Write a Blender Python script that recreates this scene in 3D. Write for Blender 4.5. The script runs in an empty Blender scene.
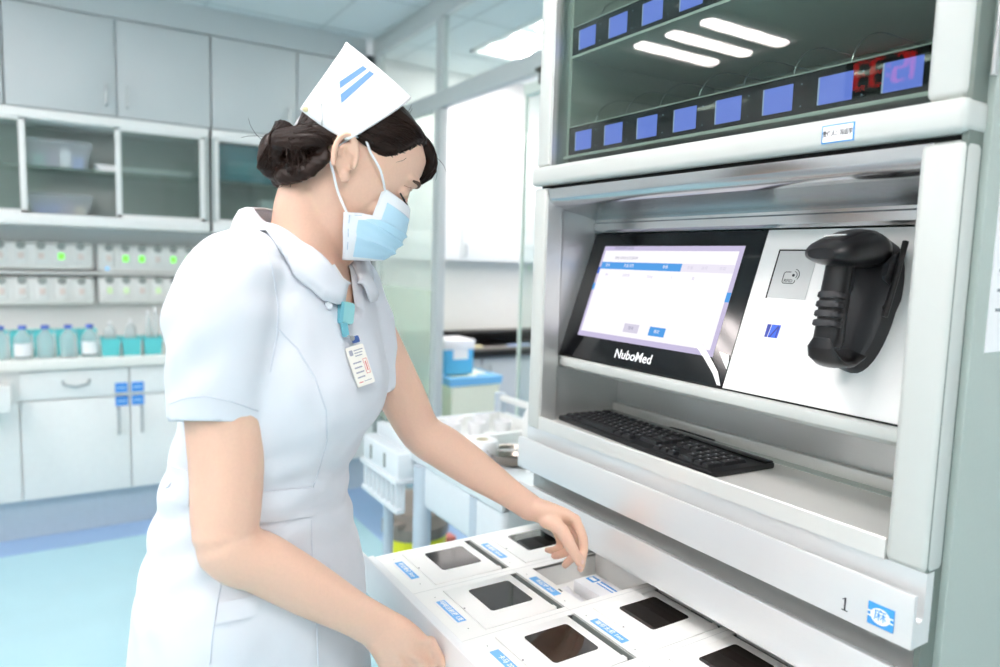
import bpy, bmesh, math, random
from math import sin, cos, pi, radians, sqrt, atan2
from mathutils import Vector, Matrix, noise
from mathutils.bvhtree import BVHTree
random.seed(7)
SC = bpy.context.scene
COL = SC.collection
H = 1.38                                  # eye height of the camera above the floor (all z below are measured from the eye)

# ------------------------------------------------------------------ camera
F_PX, PITCH, YAW, ROLL = 706.198, 0.102591593, 1.01134457, 0.0293486724
FW = Vector((-sin(YAW)*cos(PITCH), cos(YAW)*cos(PITCH), -sin(PITCH)))
_rt = Vector((cos(YAW), sin(YAW), 0)); _up = _rt.cross(FW)
RT = _rt*cos(ROLL) + _up*sin(ROLL)
UP = -_rt*sin(ROLL) + _up*cos(ROLL)
def ray(x, y):
    return ((x-500)*RT - (y-333.5)*UP + F_PX*FW)/F_PX
def D(x, y, w):                           # the point at depth w along a sight line (eye frame)
    return ray(x, y)*w
def onX(x, y, X):
    d = ray(x, y); return d*(X/d.x)
def onY(x, y, Y):
    d = ray(x, y); return d*(Y/d.y)
def onZ(x, y, Z):
    d = ray(x, y); return d*(Z/d.z)
cam = bpy.data.cameras.new('camera'); co = bpy.data.objects.new('camera', cam); COL.objects.link(co)
cam.sensor_width = 36; cam.lens = F_PX*36/1000; cam.clip_start = 0.02; cam.clip_end = 50
M = Matrix((( RT.x, UP.x, -FW.x, 0), (RT.y, UP.y, -FW.y, 0), (RT.z, UP.z, -FW.z, H), (0, 0, 0, 1)))
co.matrix_world = M
cam.dof.use_dof = True; cam.dof.focus_distance = 1.12; cam.dof.aperture_fstop = 2.5
SC.camera = co

# ------------------------------------------------------------------ materials
def lin(c):
    if isinstance(c, str):
        c = [int(c[i:i+2], 16)/255 for i in (0, 2, 4)]
    return tuple((v/12.92 if v <= .04045 else ((v+.055)/1.055)**2.4) for v in c) + (1,)
MATS = {}
def mat(name, col, rough=.5, metal=0., bump=0., scale=40., stretch=(1, 1, 1), var=.03, spec=.5, coat=0., sss=0., sheen=0., emit=None, estr=1., trans=0., ior=1.45, alpha=1.):
    m = bpy.data.materials.new(name); m.use_nodes = True
    nt = m.node_tree; b = nt.nodes['Principled BSDF']; L = nt.links.new
    c = lin(col)
    b.inputs['Base Color'].default_value = c
    b.inputs['Roughness'].default_value = rough
    b.inputs['Metallic'].default_value = metal
    b.inputs['Specular IOR Level'].default_value = spec
    b.inputs['Coat Weight'].default_value = coat
    b.inputs['IOR'].default_value = ior
    b.inputs['Transmission Weight'].default_value = trans
    b.inputs['Alpha'].default_value = alpha
    if sss:
        b.inputs['Subsurface Weight'].default_value = sss
        b.inputs['Subsurface Radius'].default_value = (1, .35, .18)
        b.inputs['Subsurface Scale'].default_value = .008
    if sheen: b.inputs['Sheen Weight'].default_value = sheen
    if emit:
        b.inputs['Emission Color'].default_value = lin(emit); b.inputs['Emission Strength'].default_value = estr
    if var or bump:
        tc = nt.nodes.new('ShaderNodeTexCoord'); mp = nt.nodes.new('ShaderNodeMapping')
        mp.inputs['Scale'].default_value = stretch
        n = nt.nodes.new('ShaderNodeTexNoise'); n.inputs['Scale'].default_value = scale; n.inputs['Detail'].default_value = 4
        L(tc.outputs['Object'], mp.inputs['Vector']); L(mp.outputs['Vector'], n.inputs['Vector'])
        if var:
            mix = nt.nodes.new('ShaderNodeMixRGB'); mix.blend_type = 'MIX'
            mix.inputs['Color1'].default_value = tuple(v*(1-var) for v in c[:3])+(1,)
            mix.inputs['Color2'].default_value = tuple(min(1, v*(1+var)) for v in c[:3])+(1,)
            L(n.outputs['Fac'], mix.inputs['Fac']); L(mix.outputs['Color'], b.inputs['Base Color'])
        if bump:
            bp = nt.nodes.new('ShaderNodeBump'); bp.inputs['Strength'].default_value = bump; bp.inputs['Distance'].default_value = .002
            L(n.outputs['Fac'], bp.inputs['Height']); L(bp.outputs['Normal'], b.inputs['Normal'])
    MATS[name] = m
    return m
def glass(name, tint='f4fbf8', fac=1.0, rough=.0, haze=0., hazecol='e8f2ee', ior=1.5):
    """thin window glass: see-through with the reflection of real glass, and a little milky haze where asked"""
    m = bpy.data.materials.new(name); m.use_nodes = True
    nt = m.node_tree; nt.nodes.clear(); L = nt.links.new
    out = nt.nodes.new('ShaderNodeOutputMaterial')
    tr = nt.nodes.new('ShaderNodeBsdfTransparent'); tr.inputs['Color'].default_value = lin(tint)
    gl = nt.nodes.new('ShaderNodeBsdfGlossy'); gl.inputs['Roughness'].default_value = rough; gl.inputs['Color'].default_value = (1, 1, 1, 1)
    fr = nt.nodes.new('ShaderNodeFresnel'); fr.inputs['IOR'].default_value = ior
    ml = nt.nodes.new('ShaderNodeMath'); ml.operation = 'MULTIPLY'; ml.inputs[1].default_value = fac
    mx = nt.nodes.new('ShaderNodeMixShader')
    ge = nt.nodes.new('ShaderNodeNewGeometry'); sb = nt.nodes.new('ShaderNodeMath'); sb.operation = 'SUBTRACT'; sb.inputs[0].default_value = 1
    m2 = nt.nodes.new('ShaderNodeMath'); m2.operation = 'MULTIPLY'; m2.use_clamp = True
    L(ge.outputs['Backfacing'], sb.inputs[1]); L(fr.outputs[0], ml.inputs[0]); L(ml.outputs[0], m2.inputs[0]); L(sb.outputs[0], m2.inputs[1]); L(m2.outputs[0], mx.inputs[0])
    if haze:
        df = nt.nodes.new('ShaderNodeBsdfDiffuse'); df.inputs['Color'].default_value = lin(hazecol)
        tl = nt.nodes.new('ShaderNodeBsdfTranslucent'); tl.inputs['Color'].default_value = lin(hazecol)
        a = nt.nodes.new('ShaderNodeAddShader')
        h1 = nt.nodes.new('ShaderNodeMixShader'); h1.inputs[0].default_value = .5
        L(df.outputs[0], h1.inputs[1]); L(tl.outputs[0], h1.inputs[2])
        h2 = nt.nodes.new('ShaderNodeMixShader'); h2.inputs[0].default_value = haze
        L(tr.outputs[0], h2.inputs[1]); L(h1.outputs[0], h2.inputs[2]); L(h2.outputs[0], mx.inputs[1])
    else:
        L(tr.outputs[0], mx.inputs[1])
    L(gl.outputs[0], mx.inputs[2]); L(mx.outputs[0], out.inputs['Surface'])
    MATS[name] = m
    return m
def emis(name, col, s=1.0):
    m = bpy.data.materials.new(name); m.use_nodes = True
    nt = m.node_tree; nt.nodes.clear()
    out = nt.nodes.new('ShaderNodeOutputMaterial'); e = nt.nodes.new('ShaderNodeEmission')
    e.inputs['Color'].default_value = lin(col); e.inputs['Strength'].default_value = s
    nt.links.new(e.outputs[0], out.inputs['Surface'])
    MATS[name] = m
    return m

# ------------------------------------------------------------------ mesh builder (coordinates in the eye frame; H is added on build)
LOC = {}
class MB:
    def __init__(s): s.bm = bmesh.new(); s.mi = 0
    def add(s, verts, faces, mi=None):
        vs = [s.bm.verts.new(v) for v in verts]
        for f in faces:
            try:
                fc = s.bm.faces.new([vs[i] for i in f]); fc.material_index = s.mi if mi is None else mi
            except ValueError: pass
        return vs
    def merge(s, bm, mi=None):
        idx = {}
        for v in bm.verts: idx[v] = s.bm.verts.new(v.co)
        for f in bm.faces:
            try:
                g = s.bm.faces.new([idx[v] for v in f.verts]); g.material_index = s.mi if mi is None else mi
            except ValueError: pass
        bm.free()
    def box(s, x0, x1, y0, y1, z0, z1, bev=0., seg=2, rot=None, mi=None):
        """axis-aligned box; rot = (angle about z, centre) turns it"""
        x0, x1 = min(x0, x1), max(x0, x1); y0, y1 = min(y0, y1), max(y0, y1); z0, z1 = min(z0, z1), max(z0, z1)
        bm = bmesh.new()
        vs = [bm.verts.new((x, y, z)) for z in (z0, z1) for y in (y0, y1) for x in (x0, x1)]
        for f in ((0, 2, 3, 1), (4, 5, 7, 6), (0, 1, 5, 4), (2, 6, 7, 3), (0, 4, 6, 2), (1, 3, 7, 5)): bm.faces.new([vs[i] for i in f])
        if bev:
            bmesh.ops.bevel(bm, geom=list(bm.edges), offset=bev, segments=seg, affect='EDGES', clamp_overlap=True, profile=.5)
        if rot:
            a, c = rot; R = Matrix.Rotation(a, 3, 'Z'); c = Vector(c)
            for v in bm.verts: v.co = R @ (v.co-c) + c
        s.merge(bm, mi); return s
    def prism(s, prof, axis, a, b, bev=0., mi=None):
        """closed polygon profile extruded along an axis ('x': profile in y,z; 'y': x,z; 'z': x,y)"""
        bm = bmesh.new()
        def P(p, t): return {'x': (t, p[0], p[1]), 'y': (p[0], t, p[1]), 'z': (p[0], p[1], t)}[axis]
        A = [bm.verts.new(P(p, a)) for p in prof]; B = [bm.verts.new(P(p, b)) for p in prof]
        n = len(prof)
        bm.faces.new(A); bm.faces.new(B[::-1])
        for i in range(n): bm.faces.new([A[i], B[i], B[(i+1) % n], A[(i+1) % n]])
        bmesh.ops.recalc_face_normals(bm, faces=bm.faces)
        if bev: bmesh.ops.bevel(bm, geom=[e for e in bm.edges if e.calc_face_angle(0) > .5], offset=bev, segments=2, affect='EDGES', clamp_overlap=True)
        s.merge(bm, mi); return s
    def quad(s, a, b, c, d, mi=None): s.add([a, b, c, d], [(0, 1, 2, 3)], mi); return s
    def slab(s, pts, n, t, mi=None):
        """flat polygon given in order, thickened by t along n"""
        n = Vector(n).normalized()*t; A = [Vector(p) for p in pts]; k = len(A)
        s.add(A+[p+n for p in A], [tuple(range(k))[::-1], tuple(range(k, 2*k))]+[(i, (i+1) % k, k+(i+1) % k, k+i) for i in range(k)], mi); return s
    def tube(s, pts, r, n=8, closed=False, mi=None, caps=True):
        pts = [Vector(p) for p in pts]; m = len(pts)
        rs = r if isinstance(r, (list, tuple)) else [r]*m
        rings = []; ref = None
        for i, p in enumerate(pts):
            if closed: t = pts[(i+1) % m]-pts[i-1]
            else: t = pts[min(i+1, m-1)]-pts[max(i-1, 0)]
            if t.length < 1e-9: t = Vector((0, 0, 1))
            t.normalize()
            if ref is None:
                ref = Vector((0, 0, 1)) if abs(t.z) < .9 else Vector((1, 0, 0))
            u = ref-t*ref.dot(t)
            if u.length < 1e-6: u = t.orthogonal()
            u.normalize(); w = t.cross(u); ref = u
            rings.append([s.bm.verts.new(p+(u*cos(2*pi*k/n)+w*sin(2*pi*k/n))*rs[i]) for k in range(n)])
        mm = s.mi if mi is None else mi
        for i in range(m if closed else m-1):
            A, B = rings[i], rings[(i+1) % m]
            for k in range(n):
                f = s.bm.faces.new([A[k], A[(k+1) % n], B[(k+1) % n], B[k]]); f.material_index = mm
        if caps and not closed:
            s.bm.faces.new(rings[0][::-1]).material_index = mm; s.bm.faces.new(rings[-1]).material_index = mm
        return s
    def lathe(s, prof, c, n=24, mi=None, axis=None):
        """profile of (radius, height) turned about the vertical through c (or about axis)"""
        c = Vector(c); rings = []; mm = s.mi if mi is None else mi
        Q = Vector((0, 0, 1)).rotation_difference(Vector(axis).normalized()) if axis else None
        for r, z in prof:
            ring = []
            for k in range(n):
                v = Vector((r*cos(2*pi*k/n), r*sin(2*pi*k/n), z))
                if Q: v = Q @ v
                ring.append(s.bm.verts.new(c+v))
            rings.append(ring)
        for A, B in zip(rings, rings[1:]):
            for k in range(n): s.bm.faces.new([A[k], A[(k+1) % n], B[(k+1) % n], B[k]]).material_index = mm
        if prof[0][0] > 1e-6: s.bm.faces.new(rings[0][::-1]).material_index = mm
        if prof[-1][0] > 1e-6: s.bm.faces.new(rings[-1]).material_index = mm
        return s
    def build(s, name, mats, parent=None, smooth=True, ang=.6, weld=True, recalc=True):
        if not isinstance(mats, (list, tuple)): mats = [mats]
        bm = s.bm
        if weld: bmesh.ops.remove_doubles(bm, verts=bm.verts, dist=1e-6)
        if recalc: bmesh.ops.recalc_face_normals(bm, faces=bm.faces)
        for f in bm.faces: f.smooth = smooth
        for e in bm.edges: e.smooth = len(e.link_faces) < 2 or (len(e.link_faces) == 2 and e.calc_face_angle(0) < ang)
        if parent is None:
            xs = [v.co for v in bm.verts]
            o0 = Vector((sum(v.x for v in xs)/len(xs), sum(v.y for v in xs)/len(xs), min(v.z for v in xs)+H))
        else: o0 = LOC[parent.name]
        for v in bm.verts: v.co = v.co+Vector((0, 0, H))-o0
        me = bpy.data.meshes.new(name); bm.to_mesh(me); bm.free()
        for m in mats: me.materials.append(m)
        o = bpy.data.objects.new(name, me); COL.objects.link(o)
        LOC[o.name] = o0
        if parent is None: o.location = o0
        else: o.parent = parent
        return o
def thing(name, label, cat, loc, group=None):
    o = bpy.data.objects.new(name, None); COL.objects.link(o); o.empty_display_size = .05
    w = Vector(loc)+Vector((0, 0, H)); o.location = w; LOC[o.name] = w
    o['label'] = label; o['category'] = cat
    if group: o['group'] = group
    return o
def tag(o, label, cat, group=None):
    o['label'] = label; o['category'] = cat
    if group: o['group'] = group
    return o
def struct(o, kind='structure'):
    o['kind'] = kind; return o
def copy_tree(o, parent=None, loc=None):
    c = o.copy(); COL.objects.link(c)
    LOC[c.name] = LOC[o.name].copy()
    if parent: c.parent = parent
    if loc is not None:
        c.location = Vector(loc)+Vector((0, 0, H)); LOC[c.name] = Vector(c.location)
    for ch in list(o.children): copy_tree(ch, c)
    return c
_fc = [0]
def text(name, s, size, o, xd, yd, m, parent, thick=.0004, align='CENTER', bold=0., sx=1.0, off=.0002):
    cu = bpy.data.curves.new('t', 'FONT'); cu.body = s; cu.size = size; cu.align_x = align; cu.align_y = 'CENTER'; cu.offset = bold; cu.resolution_u = 3
    ob = bpy.data.objects.new('t', cu); COL.objects.link(ob)
    bpy.context.view_layer.update()
    dg = bpy.context.evaluated_depsgraph_get()
    me = bpy.data.meshes.new_from_object(ob.evaluated_get(dg))
    bm = bmesh.new(); bm.from_mesh(me)
    bpy.data.objects.remove(ob); bpy.data.curves.remove(cu); bpy.data.meshes.remove(me)
    xd = Vector(xd).normalized(); yd = Vector(yd).normalized(); nd = xd.cross(yd); o = Vector(o)
    for v in bm.verts: v.co = o+xd*v.co.x*sx+yd*v.co.y+nd*off
    if thick:
        r = bmesh.ops.extrude_face_region(bm, geom=list(bm.faces))
        for e in r['geom']:
            if isinstance(e, bmesh.types.BMVert): e.co += nd*thick
    b = MB(); b.merge(bm)
    return b.build(name, m, parent, smooth=False)

m_white = mat('white_plastic', 'f4f5f3', .35, var=.01)
m_frame = mat('pale_grey_painted_metal', 'c8ccc8', .32, var=.015)
m_side = mat('grey_painted_side_panel', 'aebab4', .45, var=.03, bump=.05, scale=220)
m_seam = mat('dark_door_seam', '6f7a74', .6)
m_gap = mat('black_gap', '10120f', .8)
m_alu = mat('brushed_aluminium', 'dcdedd', .36, .72, bump=.06, scale=30, stretch=(1, 60, 60), var=.04)
m_alud = mat('polished_aluminium_channel', 'c2c4c5', .22, 1., var=.03)
m_draw = mat('satin_aluminium_drawer_front', 'ebecec', .32, .6, bump=.03, scale=30, stretch=(1, 60, 60), var=.02)
m_black = mat('glossy_black_acrylic', '0b0c0f', .09, var=0, spec=.5)
m_blackp = mat('black_plastic', '17181a', .42, bump=.05, scale=300)
m_key = mat('black_keycap', '1b1c1f', .38)
m_lens = mat('smoked_window', '1a1614', .05, var=0)
m_deck = mat('white_drawer_deck', 'f7f7f4', .4, var=.01)
m_slot = mat('grey_slot', '8d9490', .6)
m_blue = mat('blue_label_film', '6fb6ee', .4, var=.02)
m_sblue = mat('blue_sign', '3f9be0', .35, var=.02)
m_ink = mat('dark_ink', '2a2d33', .6)
m_paper = mat('white_paper', 'f6f6f8', .7, bump=.05)
m_wpaint = mat('white_ink', 'fbfcff', .5)
m_steel = mat('satin_steel', 'b9bcbc', .3, 1.)
# ================================================================== the medicine cabinet
Y0 = .88; XL, XR = -1.281, -.418
cab = thing('medicine_dispensing_cabinet', 'tall pale grey medicine dispensing cabinet with touch screen, display strips and an open drawer', 'cabinet', (-.85, 1.2, -1.38))
b = MB()
b.box(-1.278, -1.262, .925, 1.50, -1.36, .78, .003)         # left flank
b.box(-1.278, -.408, 1.485, 1.50, -1.36, .78)               # back
b.box(-1.278, -.408, .925, 1.50, .765, .78)                 # top
b.box(-1.278, -.408, .94, 1.50, -1.36, -1.33)
b.box(-1.262, -.424, 1.08, 1.485, -.36, -.345)
b.build('cabinet_body', m_side, cab)
b = MB(); b.box(-.424, -.410, .918, 1.50, -1.36, .78, .002); b.build('side_panel', m_side, cab)
b = MB(); b.box(-.426, -.419, .884, .918, -1.30, .78); b.build('door_seam', m_seam, cab)
for x0, x1 in ((-1.27, -1.20), (-.50, -.43)):
    for y0, y1 in ((.96, 1.03), (1.38, 1.45)):
        b = MB(); b.box(x0, x1, y0, y1, -1.38, -1.36, .004); b.build('foot', m_blackp, cab)
# upper door frame
b = MB()
b.box(-1.277, -1.232, Y0, .925, .2015, .74, .006, 3); b.box(-.4705, -.4215, Y0, .922, .2015, .74, .010, 3)
b.box(-1.277, -.4215, Y0, .925, .74, .78, .006)
uf = b.build('upper_door_frame', m_frame, cab)
b = MB(); b.box(-1.283, -.4165, .870, .925, .1612, .2006, .009, 3); b.build('crossbeam', m_frame, cab)
b = MB(); b.box(-1.27, -.43, .893, .93, .150, .1630); b.build('shadow_gap', m_gap, cab)
# inner lining of the upper bay
b = MB()
b.box(-1.232, -1.2285, .884, .925, .2015, .74)
b.build('polished_reveal', m_alu, cab)
b = MB()
b.box(-1.232, -1.2195, .922, 1.36, .20, .74); b.box(-.482, -.462, .922, 1.36, .20, .74)
b.box(-1.232, -.462, 1.35, 1.36, .20, .74)
b.box(-1.23, -.47, .915, .93, .2175, .2235, .001)
b.build('bay_lining', m_frame, cab)
for z0, zt in ((.2235, .281), (.4265, .4835)):
    b = MB(); b.box(-1.22, -.4835, .924, 1.35, z0-.004, z0, .0008); b.build('shelf', m_frame, cab)
    b = MB(); b.box(-1.2195, -.484, .9205, .926, z0, zt, .0006); b.box(-1.2195, -.484, .9195, .9215, zt, zt+.0018, mi=1)
    b.box(-1.2195, -.484, .9185, .9215, z0-.005, z0, mi=1)
    pn = b.build('display_strip', [m_black, m_frame], cab)
    for i in range(8):
        xa = -1.1955+.0927*i+.0006*i*0
        s = MB(); s.box(xa, xa+.0505, .9195, .9206, z0+.0085, z0+.0465)
        s.build('label_screen', MATS.get('lcd') or emis('lcd', '7d92f8', 1.25), pn)
        s = MB(); s.box(xa-.0012, xa+.0012, .9193, .9204, z0+.0085, z0+.0465)
        s.build('screen_edge', MATS.get('lcd_edge') or emis('lcd_edge', 'c9dcff', .9), pn)
        s = MB()
        for dz in (.012, .043): s.lathe([(.0011, 0), (.0011, .0006)], (xa+.0645, .9206, z0+dz), 8, axis=(0, -1, 0))
        s.build('indicator_lamp', MATS.get('tiny_lamp') or emis('tiny_lamp', 'cfe0ff', .6), pn)
# clear divider guards behind the strip: bent wire loops
for i in range(7):
    xg = -1.165+.0927*i
    for z0 in (.281, .4835):
        pts = [(xg, .945, z0-.03)]
        for k in range(11):
            a = pi*k/20
            pts.append((xg, .945+.085*(1-cos(a)), z0-.03+.03+.062*sin(a)))
        pts.append((xg, 1.25, z0+.062))
        b = MB(); b.tube(pts, .0011, 6); b.build('divider_wire', m_steel, cab)
b = MB(); b.box(-1.231, -.4715, .893, .897, .202, .739)
gd = b.build('glass_door', glass('door_glass', 'dce4e0', 1.15), cab)
# hinge on the flank
b = MB()
b.tube([(-.409, .905, .228), (-.409, .905, .262)], .0035, 10); b.tube([(-.409, .905, .264), (-.409, .905, .44)], .0022, 10)
b.tube([(-.409, .905, .262), (-.409, .905, .264)], .0040, 10); b.tube([(-.409, .905, .225), (-.409, .905, .228)], .0042, 10)
b.build('hinge', m_steel, cab)
# name sticker on the beam
b = MB(); b.box(-.5945, -.5490, .8692, .8702, .1670, .1905); st = b.build('name_sticker', m_sblue, cab)
b = MB(); b.box(-.5928, -.5507, .8688, .8694, .1686, .1889); b.build('sticker_paper', m_paper, st)
text('sticker_writing', '责任人：冯远宇', .0084, (-.5717, .8688, .1788), (1, 0, 0), (0, 0, 1), m_ink, st, .0002, sx=.72, bold=.0001)
# lower frame posts
b = MB(); b.box(-1.281, -1.236, Y0, .925, -.366, .1560, .006, 3); b.build('frame_post', m_frame, cab)
b = MB(); b.box(-.4715, -.4175, Y0, .920, -.366, .1545, .010, 3); b.build('frame_post', m_frame, cab)
# alcove lining
TH = radians(19.26); PB = Vector((0, .943, -.203))       # lower edge of the sloping panel
su = Vector((0, sin(TH), cos(TH))); sn = Vector((0, -cos(TH), sin(TH)))
def PP(x, v, o=0.): return Vector((x, PB.y, PB.z))+su*v+sn*o
b = MB()
b.box(-1.236, -1.2335, .884, .925, -.36, .154)
b.box(-1.262, -1.2555, .925, 1.125, -.345, .154); b.box(-.455, -.449, .92, 1.125, -.345, .154)
b.box(-1.24, -1.2335, .9235, .9255, -.34, .115)
b.box(-1.262, -.449, 1.12, 1.125, -.345, -.20)
b.box(-1.262, -.449, 1.02, 1.09, .150, .154)
b.build('alcove_lining', m_alu, cab)
b = MB()
prof = [(.884, .1535), (.884, .140)]
prof += [(.884+.030*(1-cos(a)), .140-.022*sin(a)) for a in [pi/2*k/8 for k in range(1, 9)]]
prof += [(1.00, .104), (1.030, .096), (1.030, .091), (1.026, .088), (1.026, .0745), (1.032, .0685), (1.06, .0685), (1.06, .1535)]
b.prism(prof, 'x', -1.254, -.456); b.build('alcove_hood', m_alud, cab)
# sloping control panel: black glass screen on the left, white plate on the right
b = MB()
b.slab([PP(-.796, .001), PP(-.456, .001), PP(-.456, .2845), PP(-.796, .2845)], -sn, .012)
plate = b.build('control_plate', m_white, cab)
b = MB(); b.slab([PP(-1.2545, .001, .001), PP(-.797, .001, .001), PP(-.797, .2845, .001), PP(-1.2545, .2845, .001)], -sn, .012)
scr = b.build('touch_screen', m_black, cab)
b = MB(); b.slab([PP(-1.2545, -.0015, .002), PP(-.456, -.0015, .002), PP(-.456, .001, .002), PP(-1.2545, .001, .002)], -sn, .01); b.build('panel_seal', m_gap, cab)
def pan(name, x0, x1, v0, v1, m, parent, o=.0016, sh=0.):
    b = MB(); b.slab([PP(x0, v0, o), PP(x1, v0, o), PP(x1, v1, o), PP(x0, v1, o)], -sn, .0004); return b.build(name, m, parent, smooth=False)
S0, S1, T0, T1 = -1.211, -.834, .050, .2555
e_lav = emis('screen_lavender', 'cfc6e6', .95); e_wh = emis('screen_white', 'fdfbff', 1.02); e_bl = emis('screen_blue', '5aa5ee', .95)
e_gr = emis('screen_grey', 'ddd8ea', .95); e_tx = emis('screen_text', '9a98b8', .8); e_lg = emis('screen_pale', 'efeaf8', .98); e_db = emis('screen_deep_blue', '4d74dd', .9)
pan('screen_image', S0, S1, T0, T1, e_lav, scr, .0014)
pan('screen_window', -1.2035, -.8435, .061, .245, e_wh, scr, .0018)
pan('screen_header', -1.2035, -.968, .203, .219, e_bl, scr, .0022)
pan('screen_header', -.968, -.8435, .203, .219, e_lg, scr, .0022)
pan('screen_button', -1.074, -1.032, .071, .089, e_gr, scr, .0022)
pan('screen_button', -1.002, -.960, .071, .089, e_bl, scr, .0022)
pan('screen_tab', S0, -1.2035, .192, .207, e_db, scr, .0018); pan('screen_tab', S0, -1.2035, .155, .170, e_bl, scr, .0018); pan('screen_tab', -.8435, S1, .150, .168, e_bl, scr, .0018)
for (s_, x_, v_, z_, m_) in (('智能麻醉药品柜', -1.145, .2505, .0085, e_tx), ('请核对药品信息后取药', -1.13, .228, .0072, e_tx), ('序号', -1.182, .211, .0075, e_wh), ('药品名称', -1.115, .211, .0075, e_wh), ('规格', -1.010, .211, .0075, e_wh),
    ('数量', -.945, .211, .0075, e_gr), ('批号', -.910, .211, .0075, e_gr), ('效期', -.868, .211, .0075, e_gr), ('001', -1.175, .190, .0075, e_lav), ('注射液', -1.115, .190, .0075, e_lav), ('10mg', -1.045, .190, .0075, e_lav), ('1', -.985, .190, .0075, e_lav), ('支', -.93, .190, .0075, e_lav),
    ('取消', -1.053, .080, .0075, e_tx), ('确定', -.981, .080, .0075, e_wh)):
    text('screen_writing', s_, z_, PP(x_, v_, .0024), (1, 0, 0), su, m_, scr, 0)
text('screen_brand_mark', 'NuboMed', .0262, PP(-1.0245, .0245, .0012), (1, 0, 0), su, m_wpaint, scr, .0002, bold=.0004, sx=.98)
# glare on the screen corner, modelled as white slabs
b = MB()
glare_pts = [(-.872, .062), (-.848, .044), (-.822, .022), (-.806, .0035), (-.7985, .0035), (-.812, .026), (-.834, .046), (-.860, .068)]
b.slab([PP(x, v, .0030) for x, v in glare_pts], sn, .0005); b.slab([PP(x, v, .0020) for x, v in [(-.822, .061), (-.800, .058), (-.797, .045), (-.797, .033), (-.809, .046)]], sn, .0005)
b.build('glare_streak', m_white, scr)
# card reader field and blue logo on the white plate
b = MB(); b.slab([PP(-.762, .165, .0004), PP(-.690, .165, .0004), PP(-.690, .247, .0004), PP(-.762, .247, .0004)], sn, .0006); rf = b.build('card_reader', mat('grey_reader_field', 'c9cbca', .5), plate)
b = MB(); b.slab([PP(-.7632, .1635, .0002), PP(-.7605, .1635, .0002), PP(-.7605, .249, .0002), PP(-.7632, .249, .0002)], sn, .0010); b.slab([PP(-.7632, .2465, .0002), PP(-.690, .2465, .0002), PP(-.690, .249, .0002), PP(-.7632, .249, .0002)], sn, .0010); b.build('reader_edge', m_gap, rf)
b = MB()
cx, cv = -.7285, .2005
rr = [(-.011, -.009), (.009, -.009)]; loop = [(-.0095, -.010), (.0085, -.010), (.011, -.0075), (.011, -.0045)]
loop2 = [(.0005, .0095), (-.0095, .0095), (-.012, .007), (-.012, -.0075), (-.0095, -.010)]
b.tube([PP(cx+x, cv+v, .0012) for x, v in loop], .0006, 6); b.tube([PP(cx+x, cv+v, .0012) for x, v in loop2], .0006, 6)
b.lathe([(.0024, 0), (.0024, .0006)], PP(cx+.006, cv+.004, .001), 12, axis=sn)
for r in (.0065, .0105): b.tube([PP(cx+.006+r*cos(a), cv+.004+r*sin(a), .0012) for a in [radians(-40+15*k) for k in range(9)]], .0006, 6)
b.build('reader_symbol', m_ink, rf)
text('reader_writing', 'RFID', .0078, PP(cx-.001, cv-.0058, .0011), (1, 0, 0), su, m_ink, rf, .0002)
m_lblue = mat('deep_blue_logo', '1f5be0', .3); m_dblue = mat('dark_blue_logo', '0a2a8c', .3)
b = MB()
lx, lv = -.7315, .108
def lg(pts, mi, o): b.slab([PP(lx+x, lv+v, o) for x, v in pts], sn, .0004, mi)
lg([(-.0125, -.0105), (-.0075, -.0105), (-.0052, .0115), (-.0125, .0115)], 1, .0004)
lg([(-.0060, -.0105), (.0115, -.0105), (.0125, .0115), (-.0038, .0115)], 0, .0004)
lg([(-.0045, -.0105), (-.0010, -.0105), (.0088, .0068), (.0088, .0115)], 1, .0009)
lg([(.0078, -.0105), (.0098, -.0105), (.0112, .0085), (.0088, .0095)], 1, .0009)
b.build('maker_logo', [m_lblue, m_dblue], plate)
# rounded ledge below the panel
b = MB()
prof = [(.946, -.2045)]+[(.934+.012*(1-sin(a)), -.2045-.030*(1-cos(a))) for a in [pi/2*k/6 for k in range(7)]]
prof = [(.952, -.2045), (.941, -.2047), (.936, -.208), (.934, -.214), (.936, -.224), (.945, -.2315), (.96, -.2335), (1.12, -.2335), (1.12, -.2045)]
b.prism(prof, 'x', -1.2545, -.456); b.build('panel_ledge', m_frame, cab)
# keyboard tray with its front lip and rear ridge
b = MB()
b.box(-1.262, -.449, .884, 1.12, -.356, -.346)
b.prism([(.880, -.363), (.880, -.3375), (.8815, -.3355), (.885, -.3355), (.886, -.337), (.886, -.363)], 'x', -1.2365, -.470)
b.box(-1.2545, -.456, 1.104, 1.12, -.347, -.324, .004)
tray = b.build('keyboard_tray', mat('satin_tray_metal', 'e4e4e0', .4, .35, bump=.05, scale=30, stretch=(1, 60, 60), var=.03), cab)
# ------------------------------------------------ drawers
def profile(y, zr, zb, zt):
    """extruded front with a handle channel along the top: rim at (y, zr), bottom zb, back plate up to zt"""
    c = zr-.030
    p = [(y, zb), (y, zr-.003), (y+.0012, zr-.0006), (y+.0035, zr), (y+.0055, zr-.0012), (y+.0062, zr-.004), (y+.0062, c)]
    p += [(y+.0148-.0086*cos(a), c-.0086*sin(a)) for a in [pi*k/8 for k in range(1, 8)]]
    p += [(y+.0234, c), (y+.0234, zt), (y+.040, zt), (y+.040, zb)]
    return p
def sheet(name, parent, y, z):
    b = MB(); b.box(-1.268, -.432, y+.04, 1.40, z-.052, z-.010); return b.build(name, m_frame, parent)
D1, D2 = None, None
m_odf = mat('white_satin_drawer_front', 'eff0f1', .3, .15, var=.01)
b = MB(); b.prism(profile(.859, -.3855, -.4535, -.363), 'x', XL, XR); D1 = b.build('drawer', [m_draw], cab)
b = MB(); b.prism(profile(.863, -.4885, -.5555, -.505), 'x', XL, XR); D2 = b.build('drawer', [m_draw], cab)
sheet('drawer_tray', D1, .859, -.39); sheet('drawer_tray', D2, .863, -.492)
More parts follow.
